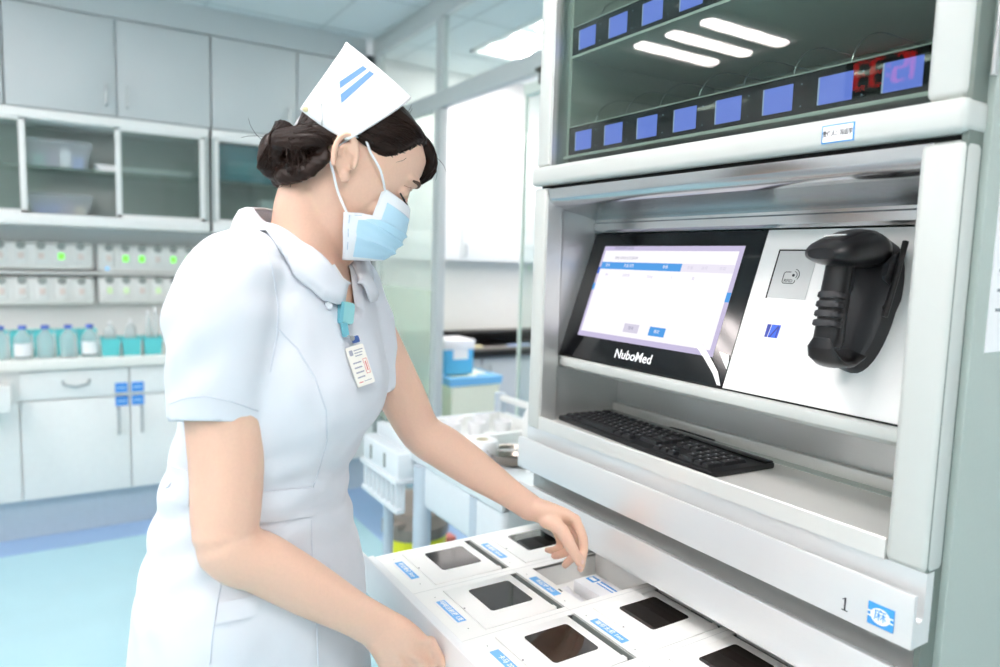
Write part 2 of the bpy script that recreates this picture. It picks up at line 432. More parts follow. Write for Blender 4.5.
b = MB(); b.box(-1.278, -.421, .902, .925, -.556, -.362); b.box(-1.268, -.432, .902, .925, -1.33, -.72); b.build('drawer_bay_front', mat('grey_drawer_bay', 'b4b5b3', .35, .5), cab)
for dr, n_, yy, zz, xx in ((D1, '1', .859, -.4325, -.5035), (D2, '2', .863, -.5315, -.5035)):
    if n_ == '1':
        b = MB(); b.box(xx-.0011, xx+.0011, yy-.0004, yy, zz-.0085, zz+.0085); b.box(xx-.0042, xx+.0042, yy-.0004, yy, zz-.0092, zz-.0079)
        b.slab([(xx-.0040, yy, zz+.0062), (xx-.0036, yy, zz+.0050), (xx+.0008, yy, zz+.0068), (xx+.0008, yy, zz+.0085)], (0, -1, 0), .0004); b.build('drawer_number', m_ink, dr)
    else: text('drawer_number', n_, .0225, (xx, yy, zz), (1, 0, 0), (0, 0, 1), m_ink, dr, .0002, sx=.85)
b = MB(); b.box(-.4725, -.4395, .8572, .8590, -.4425, -.4135, .0006); sg = b.build('drug_class_sign', m_sblue, D1)
b = MB()
ring = [(-.456+.0125*cos(2*pi*k/28), -.428+.0105*sin(2*pi*k/28)) for k in range(28)]
b.slab([(x, .8570, z) for x, z in ring], (0, -1, 0), .0004)
for sx_ in (-1, 1):
    for dz in (.0030, -.0030): b.box(-.456+sx_*.0118, -.456+sx_*.0163, .8566, .8572, -.428+dz-.0008, -.428+dz+.0008)
b.build('sign_field', m_wpaint, sg)
text('sign_character', '麻', .0165, (-.456, .8566, -.4276), (1, 0, 0), (0, 0, 1), m_sblue, sg, .0002)
# lower closed drawers, down to the plinth
for k in range(3):
    zt = -.760-.19*k
    b = MB(); b.prism(profile(.863, zt, zt-.165, zt+.02), 'x', XL, XR); b.build('drawer', m_draw, cab)
b = MB(); b.box(XL, XR, .88, .92, -1.36, -1.31, .004); b.build('plinth', m_frame, cab)
# the open drawer
OD = MB(); OD.prism(profile(.4785, -.5665, -.634, -.5945), 'x', XL, XR)
od = OD.build('drawer', m_odf, cab)
b = MB()
b.box(-1.273, -1.262, .518, 1.30, -.70, -.5945); b.box(-.437, -.427, .518, 1.30, -.70, -.5945)
b.box(-1.27, -.43, .518, .526, -.70, -.600); b.box(-1.27, -.43, .518, 1.30, -.704, -.695)
b.build('drawer_box', m_frame, od)
# deck plate with the slots and the open compartment cut out: laid as strips
ZD = -.594
cells = [-1.273+.18*i for i in range(4)]
OPEN = (1, 1)
b = MB()
def plate_(x0, x1, y0, y1): b.box(x0, x1, y0, y1, ZD-.006, ZD)
plate_(-1.273, -.427, .5185, .5665); plate_(-.553, -.427, .5665, 1.06)
plate_(-1.273, -.553, .7295, .7655); plate_(-1.273, -.553, .9245, 1.06)
for i, cx0 in enumerate(cells):
    plate_(cx0, cx0+.0135, .5665, .7295); plate_(cx0+.1675, cx0+.18, .5665, .7295)
    plate_(cx0, cx0+.0135, .7655, .9245); plate_(cx0+.1675, cx0+.18, .7655, .9245)
    plate_(cx0+.0135, cx0+.1675, .5665, .5690)
    if i != OPEN[0]: plate_(cx0+.0135, cx0+.1675, .7655, .7680)
deck = b.build('deck', m_deck, od)
b = MB()
for cx0 in cells[1:]: b.box(cx0-.0004, cx0+.0004, .5195, 1.0, ZD-.001, ZD+.0002)
b.box(-1.272, -.553, .7425-.0135, .7425-.0130, ZD-.001, ZD+.0001)
b.build('deck_seam', mat('pale_seam', 'd5d8d6', .6), od)
names = [['咪达唑仑 5mg', '吗啡注射液 1支', '卡马 20ml', '芬太尼 1ml'], ['哌替啶 50mg', '布桂嗪 2ml', '瑞芬太尼 1mg', '舒芬太尼 1ml']]
for r in range(2):
    yb = .569 if r == 0 else .768
    for i, cx0 in enumerate(cells):
        # floor of the well below the slot
        b = MB(); b.box(cx0+.0135, cx0+.1675, yb, yb+.158, ZD-.052, ZD-.048)
        b.box(cx0+.012, cx0+.0135, yb, yb+.158, ZD-.05, ZD-.002); b.box(cx0+.1675, cx0+.169, yb, yb+.158, ZD-.05, ZD-.002)
        b.box(cx0+.0135, cx0+.1675, yb+.157, yb+.1585, ZD-.05, ZD-.002); b.box(cx0+.0135, cx0+.1675, yb-.0015, yb, ZD-.05, ZD-.006)
        well = b.build('compartment_well', m_deck if (i, r) == OPEN else m_slot, od)
        if (i, r) != OPEN:
            b = MB()
            x0, x1, y0, y1 = cx0+.0145, cx0+.1665, yb+.0012, yb+.1435
            b.box(x0, x1, y0, y1, ZD-.004, ZD+.0012, .0012)
            b.lathe([(.0016, 0), (.0016, .0004)], (x0+.076, y0+.0022, ZD+.0010), 10, mi=1)
            b.box(x0+.138, x0+.148, y1-.0005, y1+.0025, ZD-.003, ZD+.0010)
            lid = b.build('compartment_lid', [m_deck, m_ink], od)
            wx0, wy0 = cx0+.037, (.6085 if r == 0 else .8065)
            b = MB()
            bm = bmesh.new()
            c8 = []
            for (qx, qy, a0) in ((wx0+.085-.006, wy0+.086-.006, 0), (wx0+.006, wy0+.086-.006, 90), (wx0+.006, wy0+.006, 180), (wx0+.085-.006, wy0+.006, 270)):
                for k in range(4): c8.append((qx+.006*cos(radians(a0+30*k)), qy+.006*sin(radians(a0+30*k)), ZD+.0012))
            bm.free()
            b.slab(c8, (0, 0, 1), .0008); b.build('lid_window', m_lens, od)
        ly = .5405 if r == 0 else .7360
        b = MB(); b.box(cx0+.0455, cx0+.1275, ly-.0045, ly+.016, ZD, ZD+.0006); hb = b.build('label_backing', m_paper, od)
        b = MB(); b.box(cx0+.0470, cx0+.1265, ly-.0005, ly+.0155, ZD+.0004, ZD+.0010); b.build('drug_label', m_blue, od)
        text('label_writing', names[r][i], .0112, (cx0+.0868, ly+.0075, ZD+.0010), (1, 0, 0), (0, 1, 0), m_wpaint, od, .0001, bold=.0002)
        b = MB()
        for sx_ in (.03, .15): b.lathe([(.0011, 0), (.0011, .0004)], (cx0+sx_, ly+.006, ZD), 8)
        b.build('screw_head', m_slot, od)
b = MB(); b.box(-.984, -.974, .7575, .7600, ZD, ZD+.0008); b.build('latch_mark', m_ink, od)
# medicine box and leaflet lying in the open compartment
b = MB(); b.box(-1.040, -.937, .838, .893, ZD-.047, ZD-.022, .0012)
mb_ = thing('medicine_box', 'small white medicine carton with blue print in the open drawer compartment', 'medicine box', (-.99, .865, ZD-.048)); 
b.build('carton', m_paper, mb_)
b = MB(); b.box(-1.033, -1.011, .862, .882, ZD-.0222, ZD-.0216, .0001); b.box(-1.006, -.943, .876, .880, ZD-.0222, ZD-.0216); b.box(-1.006, -.943, .867, .870, ZD-.0222, ZD-.0216); b.build('blue_print', m_sblue, mb_)
b = MB(); b.box(-1.030, -1.014, .868, .876, ZD-.0220, ZD-.0212, .0001); b.build('print_mark', m_wpaint, mb_)
b = MB()
nx, ny = 14, 8
def lf(i, j):
    x = -1.046+.094*i/nx; y = .775+.054*j/ny
    return Vector((x, y, ZD-.040+.006*noise.noise(Vector((x*60, y*60, 1)))+.003*sin(x*160)))
V_ = [lf(i, j) for i in range(nx+1) for j in range(ny+1)]
b.add(V_, [(i*(ny+1)+j, (i+1)*(ny+1)+j, (i+1)*(ny+1)+j+1, i*(ny+1)+j+1) for i in range(nx) for j in range(ny)])
lo = b.build('paper_leaflet', mat('thin_leaflet_paper', 'f3f2f4', .7, trans=.0), None)
tag(lo, 'crumpled white leaflet lying beside the carton in the open compartment', 'leaflet')
md = lo.modifiers.new('s', 'SOLIDIFY'); md.thickness = .0006
# ------------------------------------------------ scanner cradle (fixed) and scanner
# local panel frame: X along the plate, su up the slope, sn out of it
def SP(x, v, o): return PP(x, v, o)
def loft(rings, caps=True):
    """list of rings (same vertex count) -> verts, faces"""
    n = len(rings[0]); vs = [p for r in rings for p in r]; fs = []
    for i in range(len(rings)-1):
        for k in range(n): fs.append((i*n+k, i*n+(k+1) % n, (i+1)*n+(k+1) % n, (i+1)*n+k))
    if caps: fs.append(tuple(range(n))[::-1]); fs.append(tuple(range((len(rings)-1)*n, len(rings)*n)))
    return vs, fs
m_scan = mat('satin_black_scanner', '151517', .3, bump=.02, scale=300)
m_scan2 = mat('matte_charcoal_rubber', '26272a', .5, bump=.08, scale=400)
SX = -.584
def ring_(c, a, b, A, B, n=24, e=2.0):
    """superellipse ring round c: half-size a along A, b along B"""
    out = []
    for k in range(n):
        t = 2*pi*k/n; ct, st = cos(t), sin(t)
        out.append(Vector(c)+A*(a*abs(ct)**(2/e)*(1 if ct >= 0 else -1))+B*(b*abs(st)**(2/e)*(1 if st >= 0 else -1)))
    return out
X_ = Vector((1, 0, 0))
# cradle
b = MB()
def teardrop(o, g):
    pts = []
    for k in range(36):
        t = 2*pi*k/36; v = .156+(.104-g)*sin(t)*(1.0 if sin(t) > 0 else .92)
        w = (.043-g)*(1 if sin(t) > 0 else .92+.0*sin(t))*abs(cos(t))**.8*(1 if cos(t) >= 0 else -1)
        pts.append(SP(SX+w, v, o))
    return pts
b.add(*loft([teardrop(.0006, 0), teardrop(.016, 0), teardrop(.024, .003), teardrop(.027, .008)]))
crad = b.build('scanner_cradle', m_scan2, cab)
b = MB()
path = [(.012, .108), (.020, .083), (.036, .067), (.056, .061), (.074, .064), (.086, .074), (.090, .086)]
rg = []
for i, (o, v) in enumerate(path):
    p0 = path[max(i-1, 0)]; p1 = path[min(i+1, len(path)-1)]
    t = (sn*(p1[0]-p0[0])+su*(p1[1]-p0[1])).normalized(); nn = X_.cross(t)
    rg.append(ring_(SP(SX, v, o), [.028, .027, .026, .025, .024, .020, .012][i], [.010, .009, .008, .008, .007, .0055, .003][i], X_, nn, 20, 2.2))
b.add(*loft(rg)); b.build('cup', m_scan, crad)
for sg_ in (-1, 1):
    b = MB()
    rg = []
    for o, v, hv in ((.016, .212, .026), (.030, .210, .023), (.042, .205, .017), (.048, .202, .010)):
        rg.append(ring_(SP(SX+sg_*.036, v, o), .0045, hv, X_, su, 16, 3))
    b.add(*loft(rg)); b.build('cheek', m_scan2, crad)
b = MB(); b.tube([SP(SX+.043, .250, .030), SP(SX+.044, .19, .031), SP(SX+.043, .140, .030)], .0042, 10); b.tube([SP(SX+.043, .235, .030), SP(SX+.033, .235, .018)], .004, 8); b.tube([SP(SX+.043, .155, .030), SP(SX+.028, .155, .016)], .004, 8); b.build('guard_bar', m_scan, crad)
# scanner
sc_ = thing('barcode_scanner', 'black handheld barcode scanner hanging in its cradle on the white control plate', 'scanner', tuple(SP(SX, .09, .07)))
b = MB()
hp = [(.030, .236, .026, .018), (.036, .235, .032, .023), (.050, .231, .0355, .026), (.070, .224, .036, .0265), (.092, .214, .036, .0245), (.112, .204, .0365, .021), (.126, .197, .0345, .017), (.136, .192, .029, .0125), (.142, .189, .020, .0075)]
rg = []
ax = (sn*(.142-.03)+su*(.189-.236)).normalized(); an = X_.cross(ax)
if an.dot(su) < 0: an = -an
for o, v, a, h in hp: rg.append(ring_(SP(SX, v, o), a, h, X_, an, 28, 2.3))
b.add(*loft(rg)); b.build('scanner_head', m_scan, sc_)
b = MB(); b.add(*loft([ring_(SP(SX, v, o)+an*(h*.62), a*.62, h*.42, X_, an, 24, 2.6) for o, v, a, h in hp[2:7]])); b.build('head_top_shell', m_scan, sc_)
b = MB(); q = SP(SX-.004, .207, .108)+an*.0205
b.add(*loft([ring_(q-an*.004, .016, .006, X_, ax, 20, 2.6), ring_(q+an*.0012, .0155, .0055, X_, ax, 20, 2.6)])); b.build('status_light', mat('pale_indicator', 'e2e6e6', .25), sc_)
b = MB()
gp = [(.094, .205, .0185, .020), (.094, .188, .0170, .018), (.0915, .170, .0175, .0165), (.088, .152, .0185, .0165), (.0835, .132, .0185, .017), (.079, .113, .018, .0165), (.075, .097, .0195, .0165), (.0735, .086, .0195, .0165), (.073, .078, .0165, .0135)]
gd_ = (su*(.2-.064)+sn*(.094-.073)).normalized(); go = gd_.cross(X_)
if go.dot(sn) < 0: go = -go
b.add(*loft([ring_(SP(SX, v, o), a, h, X_, go, 24, 2.5) for o, v, a, h in gp])); b.build('handle', m_scan, sc_)
b = MB()
for v in (.146, .133, .120, .107):
    o = .075+(v-.064)*.154
    b.add(*loft([ring_(SP(SX, v+dv, o+.0045), a, .0145, X_, go, 20, 2.5) for dv, a in ((-.0045, .0165), (-.003, .0193), (.003, .0193), (.0045, .0165))]))
b.build('grip_rib', m_scan2, sc_)
b = MB(); b.add(*loft([ring_(SP(SX, v, o), .010, h, X_, go, 16, 3) for v, o, h in ((.188, .074, .004), (.178, .071, .007), (.166, .069, .007), (.156, .070, .004))])); b.build('trigger', m_scan2, sc_)

# ------------------------------------------------ keyboard
kb = thing('keyboard', 'black wired computer keyboard with number pad on the metal tray', 'keyboard', (-1.0, .978, -.346))
KA = radians(-3.6); KC = Vector((-1.0015, .980, -.346))
KR = Matrix.Rotation(KA, 3, 'Z')
def kpt(x, y, z): return KR @ Vector((x, y, z))+KC
def kbox(b, x0, x1, y0, y1, z0, z1, bv): b.box(KC.x+x0, KC.x+x1, KC.y+y0, KC.y+y1, KC.z+z0, KC.z+z1, bv, 2, (KA, KC)); return b
kbox(MB(), -.224, .236, -.066, .084, 0, .011, .003).build('key_base', m_blackp, kb)
kbox(MB(), -.222, .234, .061, .082, .0105, .0135, .001).build('top_band', m_black, kb)
km = {}
def key(x, y, w, h=.0162):
    k = (round(w, 4), round(h, 4))
    if k not in km:
        bm = bmesh.new()
        lo_ = [(-w/2, -h/2, 0), (w/2, -h/2, 0), (w/2, h/2, 0), (-w/2, h/2, 0)]; g = .0020
        hi_ = [(-w/2+g, -h/2+g, .0062), (w/2-g, -h/2+g, .0062), (w/2-g, h/2-g*.6, .0062), (-w/2+g, h/2-g*.6, .0062)]
        A = [bm.verts.new(p) for p in lo_]; B = [bm.verts.new(p) for p in hi_]
        bm.faces.new(A[::-1]); bm.faces.new(B)
        for i in range(4): bm.faces.new([A[i], A[(i+1) % 4], B[(i+1) % 4], B[i]])
        bmesh.ops.bevel(bm, geom=[e for e in bm.edges if e.verts[0].co.z > .003 or e.verts[1].co.z > .003], offset=.0008, segments=2, affect='EDGES')
        # printed legend
        for (qx, qy, s_) in (([(-.002, .0025, .0030)] if w < .03 else [])):
            vs = [bm.verts.new((qx+dx, qy+dy, .00632)) for dx, dy in ((-s_/2, -s_/2), (s_/2, -s_/2), (s_/2, s_/2), (-s_/2, s_/2))]
            bm.faces.new(vs).material_index = 1
        me = bpy.data.meshes.new('key'); bm.to_mesh(me); bm.free(); me.materials.append(m_key); me.materials.append(MATS['legend']); km[k] = me
    o = bpy.data.objects.new('key', km[k]); COL.objects.link(o); o.parent = kb
    o.location = kpt(x, y, .0108)+Vector((0, 0, H))-LOC[kb.name]; o.rotation_euler = (0, 0, KA); LOC[o.name] = LOC[kb.name]
mat('legend', 'd5d8dc', .6, var=0)
P_ = .0187
nk = 0
rows = [(.049, [1]+[1]*12, .010), (.0265, [1]*13+[2], 0), (.0080, [1.5]+[1]*12+[1.5], 0), (-.0105, [1.75]+[1]*11+[2.25], 0), (-.029, [2.25]+[1]*10+[2.75], 0), (-.0475, [1.5, 1.25, 6.5, 1.25, 1.5], 0), ]
x00 = -.2130
for y, ws, ex in rows:
    x = x00
    tot = sum(ws)
    for j, w in enumerate(ws):
        if y == .049 and j in (1, 5, 9): x += P_*.5
        key(x+w*P_/2, y, w*P_-.0016); x += w*P_; nk += 1
xb = x00+15*P_+.010
for r, y in ((0, .0265), (1, .0080)):
    for c in range(3): key(xb+(c+.5)*P_, y, P_-.0016); nk += 1
for c, y in ((0, -.0475), (1, -.0475), (2, -.0475), (1, -.029)): key(xb+(c+.5)*P_, y, P_-.0016); nk += 1
xb2 = xb+3*P_+.010
for y, ws in ((.0265, 4), (.0080, 3), (-.0105, 3), (-.029, 3)):
    for c in range(ws): key(xb2+(c+.5)*P_, y, P_-.0016); nk += 1
key(xb2+P_, -.0475, 2*P_-.0016); key(xb2+2.5*P_, -.0475, P_-.0016); key(xb2+3.5*P_, -.0012, P_-.0016, .0347); key(xb2+3.5*P_, -.0382, P_-.0016, .0347)
# cable behind
b = MB(); b.tube([kpt(-.05, .084, .008), kpt(-.05, .105, .006), kpt(-.03, .116, .004), kpt(.06, .118, .004)], .002, 6); b.build('cable', m_blackp, kb)
# notice on the flank
b = MB(); b.box(-.4098, -.4088, .949, 1.17, -.094, .26); nt_ = b.build('notice_sheet', m_paper)
tag(nt_, 'white notice sheet fixed to the right flank of the medicine cabinet', 'paper')
b = MB()
for k in range(12): b.box(-.4089, -.4085, .965, 1.14-.01*(k % 3), .22-.024*k, .224-.024*k)
b.build('printed_line', mat('grey_print', '8d9296', .7), nt_)

# ================================================================== the room
ZC, ZF = 1.26, -H
m_wall = mat('cool_white_wall_paint', 'e2e4e4', .7, bump=.03, scale=200)
m_ceil = mat('ceiling_tile', 'dde5e6', .8, bump=.1, scale=300)
m_ceil2 = mat('ceiling_rail', 'c9d2d3', .6)
m_floor = mat('pale_blue_vinyl', 'b8dfe9', .25, var=.04, scale=6)
m_strip = mat('blue_vinyl_border', '9dbde3', .3, var=.04, scale=8)
m_door = mat('pale_grey_laminate', 'c3c9ca', .4, bump=.02, scale=120)
m_base = mat('white_laminate', 'eef0ef', .4)
m_kick = mat('grey_blue_plinth_panel', 'b7c6d2', .25, var=.05)
m_trim = mat('white_aluminium_trim', 'f1f2f0', .4)
m_inner = mat('grey_cabinet_interior', 'bcc3c1', .6)
m_grey = mat('grey_aluminium_frame', 'c6cccb', .4)
b = MB(); b.box(-5.2, 2.4, -2.3, 4.4, ZF-.06, ZF); struct(b.build('floor', m_floor))
b = MB()
b.box(-4.05, -3.725, -2.3, 1.30, ZF, ZF+.001); b.box(-4.05, -1.1, 1.30, 4.3, ZF, ZF+.001)
struct(b.build('trim_1', m_strip))
b = MB(); b.box(-5.2, 2.4, -2.3, 4.4, ZC, ZC+.06); cl = struct(b.build('ceiling', m_ceil))
b = MB()
k = -6
for i in range(-4, 8):
    y = .68+.6*i
    if -2.3 < y < 4.4: b.box(-5.2, 2.4, y-.008, y+.008, ZC-.002, ZC)
for i in range(-2, 11):
    x = -3.98+.6*i
    if -5.2 < x < 2.4: b.box(x-.008, x+.008, -2.3, 4.4, ZC-.002, ZC)
b.build('ceiling_rail', m_ceil2, cl)
b = MB(); b.box(-4.46, -4.38, -2.3, 4.4, ZF, ZC); struct(b.build('wall_left', m_wall))
b = MB(); b.box(-5.2, 2.4, -2.38, -2.3, ZF, ZC); struct(b.build('wall_front', m_wall))
b = MB(); b.box(2.4, 2.48, -2.38, 4.4, ZF, ZC); struct(b.build('wall_right', m_wall))
b = MB(); b.box(-5.2, 2.4, 4.4, 4.48, ZF, ZC); struct(b.build('wall_back', m_wall))
b = MB(); b.box(-1.2, 2.4, 1.56, 1.66, ZF, ZC); struct(b.build('wall_middle', m_wall))
b = MB(); b.box(-4.38, -4.17, 1.66, 4.4, -.474, -.006); struct(b.build('added_light_panel', mat('cream_added_panel', 'ecebe4', .6)))  # panel added in front of the wall so it catches more light
b = MB(); b.box(-4.06, -4.03, 1.562, 1.599, ZF, 1.165); struct(b.build('corner_shade', mat('dark_corner_shade', '4a5153', .6)))  # dark strip added to paint the shade in the corner gap
# soffit over the wall cabinets
b = MB(); b.box(-4.38, -4.05, -2.3, 1.56, 1.125, ZC); struct(b.build('trim_2', m_door))
# glazed partition
b = MB()
b.box(-4.05, -1.2, 1.60, 1.645, 1.165, ZC, .004)
b.box(-4.05, -1.2, 1.60, 1.645, .735, .815, .004)
b.box(-4.05, -3.97, 1.60, 1.645, ZF, 1.165, .004)
b.box(-3.227, -3.163, 1.60, 1.645, ZF, .735, .004); b.box(-3.225, -3.165, 1.602, 1.643, .815, 1.165, .004)
b.box(-3.97, -3.225, 1.60, 1.645, ZF, ZF+.09, .004)
wn = struct(b.build('window_1', m_grey))
b = MB(); b.box(-3.97, -3.225, 1.617, 1.623, .815, 1.165); b.box(-3.165, -1.2, 1.617, 1.623, .815, 1.165); b.build('transom_pane', glass('window_glass', 'f2f8f6', 1.0), wn)
b = MB(); b.box(-3.97, -3.225, 1.617, 1.623, ZF+.09, .735); b.build('lower_pane', glass('hazy_window_glass', 'f2f8f4', 1.0, haze=.22, hazecol='eef4ee'), wn)
b = MB(); b.box(-3.97, -3.225, 1.612, 1.616, -.95, -.16); b.build('frosted_film', glass('frosted_green_film', 'f0f5ef', .4, haze=.34, hazecol='f3f8f1'), wn)
b = MB()
b.box(-2.440, -2.43, 1.612, 1.628, ZF+.02, .70, .003); b.box(-1.25, -1.22, 1.60, 1.64, ZF+.02, .70, .003); b.box(-2.43, -1.25, 1.60, 1.64, .66, .70); b.box(-2.43, -1.25, 1.60, 1.64, ZF+.02, ZF+.10)
dr_ = struct(b.build('door_1', mat('pale_green_glass_edge', 'e9f0e6', .3)))
b = MB(); b.box(-2.43, -1.25, 1.615, 1.625, ZF+.10, .66); b.build('door_pane', MATS['window_glass'], dr_)
b = MB(); b.box(-2.27, -2.20, 1.555, 1.598, .665, .735, .008); b.box(-2.24, -2.22, 1.52, 1.556, .70, .715, .003)
dc = b.build('door_closer', mat('dark_bronze_metal', '6f716a', .4, .6), dr_)
# ------------------------------------------------ wall cabinets on the left wall
m_hand = mat('satin_handle', 'b4babb', .35, .5)
ys = [-1.09, -.64, -.19, .268, .706, 1.156, 1.56]
lab = ['grey double-door wall cabinet at the far left edge, its edge just in view', 'grey double-door wall cabinet with two bar handles, directly above the open glass cabinet', 'grey wall cabinet above the teal folder, partly behind the white nurse cap']
for i in range(3):
    y0, y1, y2 = ys[2*i], ys[2*i+1], ys[2*i+2]
    t = thing('wall_cabinet', lab[i], 'cabinet', (-4.2, (y0+y2)/2, .64), 'grey wall cabinets under the ceiling')
    b = MB(); b.box(-4.38, -4.07, y0+.002, y2-.002, .64, 1.125); b.build('carcass', m_door, t)
    for (a, c, hs) in ((y0, y1, 1), (y1, y2, -1)):
        b = MB(); b.box(-4.07, -4.05, a+.004, c-.004, .652, 1.118, .002); d = b.build('door', m_door, t)
        hy = c-.045 if hs == 1 else a+.045
        b = MB(); b.tube([(-4.05, hy, .70), (-4.028, hy, .705), (-4.026, hy, .75), (-4.028, hy, .795), (-4.05, hy, .80)], .006, 8); b.build('handle', m_hand, d)
def sliding(name, label, y0, y1, parts):
    t = thing(name, label, 'cabinet', (-4.2, (y0+y1)/2, .105), 'sliding glass wall cabinets')
    b = MB(); b.box(-4.38, -4.36, y0, y1, .11, .64); b.box(-4.36, -4.05, y0, y0+.015, .11, .64); b.box(-4.36, -4.05, y1-.015, y1, .11, .64)
    b.build('carcass', m_inner, t)
    b = MB(); b.box(-4.36, -4.042, y0, y1, .600, .645, .003); b.build('top_rail', m_trim, t)
    b = MB(); b.box(-4.36, -4.042, y0, y1, .108, .160, .003); b.build('bottom_rail', m_trim, t)
    b = MB(); b.box(-4.36, -4.085, y0+.015, y1-.015, .378, .388); b.build('glass_shelf', MATS.get('shelf_glass') or glass('shelf_glass', 'dcebe4', 1.0, haze=.25, hazecol='cfe0d8'), t)
    for (a, c, xo) in parts:
        b = MB(); w = .026
        b.box(xo-.012, xo, a, a+w, .158, .602, .002); b.box(xo-.012, xo, c-w, c, .158, .602, .002); b.box(xo-.012, xo, a, c, .158, .176, .002); b.box(xo-.012, xo, a, c, .588, .602, .002)
        f = b.build('sliding_door', m_trim, t)
        b = MB(); b.box(xo-.008, xo-.004, a+w, c-w, .176, .588); b.build('door_pane', MATS.get('cab_glass') or glass('cab_glass', 'dfe7e4', 1.2, haze=.12, hazecol='d8dedd'), f)
    return t
sliding('glass_wall_cabinet', 'wall cabinet with sliding glass doors, one half open showing clear plastic boxes', -1.09, .69, [(-.60, -.115, -4.052), (.255, .672, -4.052)])
sliding('glass_wall_cabinet', 'sliding glass wall cabinet behind the nurse holding a teal folder', .706, 1.56, [(.715, 1.13, -4.052), (1.10, 1.545, -4.068)])
m_clear = glass('clear_plastic', 'f2f6f7', 1.0, haze=.5, hazecol='e6ecef')
def clear_box(z0, h, label, cols):
    t = thing('plastic_box', label, 'box', (-4.20, .02, z0), 'clear plastic boxes in the glass wall cabinet')
    b = MB()
    def rg(y0, y1, x0, x1, z): return [Vector((x1, y0, z)), Vector((x1, y1, z)), Vector((x0, y1, z)), Vector((x0, y0, z))]
    b.add(*loft([rg(-.10, .135, -4.30, -4.115, z0), rg(-.115, .155, -4.31, -4.105, z0+h*.80)])); b.build('tub', m_clear, t)
    b = MB(); b.add(*loft([rg(-.12, .16, -4.315, -4.10, z0+h*.80), rg(-.12, .16, -4.315, -4.10, z0+h*.88), rg(-.10, .14, -4.30, -4.115, z0+h)])); b.build('lid', m_clear, t)
    for k, c in enumerate(cols):
        b = MB(); y = -.09+.055*k; b.box(-4.27, -4.13, y, y+.048, z0+.006, z0+h*(.45+.2*((k*7) % 3)/2), .004); b.build('packet', c, t)
cA = mat('teal_packet', '79b7ad', .6); cB = mat('white_packet', 'e9ecec', .6); cC = mat('blue_packet', '6f93cf', .6); cD = mat('beige_packet', 'd9d0b4', .6); cE = mat('mauve_packet', '8d89a0', .6)
clear_box(.388, .135, 'clear lidded plastic box of packets on the glass shelf', [cA, cE, cB, cC])
clear_box(.160, .105, 'clear lidded plastic box with blue packets on the bottom of the cabinet', [cC, cC, cE, cD])
b = MB()
for k in range(4): b.box(-4.27+.004*k, -4.10-.004*((k*3) % 4), .17+.01*((k*5) % 3), .62-.012*((k*7) % 3), .388+.008*k, .3955+.008*k, .001)
tag(b.build('paper_stack', m_paper), 'low stack of white papers on the glass shelf behind the sliding pane', 'papers')
b = MB(); b.box(-4.30, -4.12, .735, 1.10, .388, .585, .006)
tf = b.build('teal_folder', mat('teal_board', '2f9db5', .5)); tag(tf, 'teal storage folder standing on the upper shelf behind the bun of the nurse', 'folder')
b = MB(); b.box(-4.121, -4.118, .80, 1.0, .43, .50); b.build('spine_label', mat('pale_teal_label', '6bbccb', .5), tf)
b = MB(); b.box(-4.26, -4.12, .98, 1.13, .16, .30, .006); tag(b.build('white_carton', m_paper), 'small white carton at the bottom of the glass cabinet behind the nurse neck', 'carton')

# ------------------------------------------------ charging racks on the wall
m_rack = mat('white_rack_plastic', 'eceeec', .45); m_sock = mat('grey_socket', '9da3a0', .6); m_led = emis('green_led', '7dff55', 1.6); m_led2 = emis('pale_green_led', 'd6f5c4', .95); m_ledb = emis('blue_led', '7fc8ff', 1.6); m_off = mat('pale_peach_button', 'e6dad4', .6)
m_sock2 = mat('dark_socket', '9aa19e', .6)
def rack(y0, n, z0, z1, label, lit, pitch, blue=False, lower=False):
    t = thing('charger_rack', label, 'charger', (-4.32, y0+n*pitch/2, z0), 'white charger racks on the left wall')
    b = MB(); b.box(-4.38, -4.30, y0, y0+n*pitch+.03, z0, z1, .02, 4); b.build('housing', m_rack, t)
    for k in range(n):
        yc = y0+.015+(k+.5)*pitch; h = z1-z0
        b = MB(); b.box(-4.302, -4.290, yc-.026, yc+.026, z0+h*.20, z1-h*.12, .006, 2); mo = b.build('module', m_rack, t)
        b = MB(); b.lathe([(.020, 0), (.020, .004)], (-4.291, yc, z1-h*.14), 16, axis=(1, 0, 0)); b.build('socket', m_sock2, mo)
        on = k in lit
        b = MB(); b.box(-4.292, -4.287, yc-.013, yc+.013, z0+h*.38, z0+h*.60, .004); b.build('status_lamp', (m_led2 if z0 < -.2 else m_led) if on else m_off, mo)
    if blue:
        b = MB(); b.lathe([(.008, 0), (.008, .005)], (-4.302, y0+.045, z0+h*.12), 12, axis=(1, 0, 0)); b.build('power_lamp', m_ledb, t)
rack(-.56, 8, -.112, .028, 'upper white charger rack at the left edge with one green lamp lit', [6], .086)
rack(.175, 8, -.120, .028, 'upper white charger rack beside the nurse shoulder with four green lamps', [1, 2, 4, 5], .078, True)
rack(-.56, 8, -.295, -.148, 'lower white charger rack at the left edge with no lamp lit', [], .086)
rack(.175, 8, -.290, -.142, 'lower white charger rack beside the nurse shoulder with pale green lamps', [0, 1, 3], .078)
b = MB(); b.box(-4.38, -4.27, -1.0, .86, -.134, -.122, .002); tag(b.build('wall_shelf', m_trim), 'thin white wall shelf between the upper and lower charger racks', 'shelf')
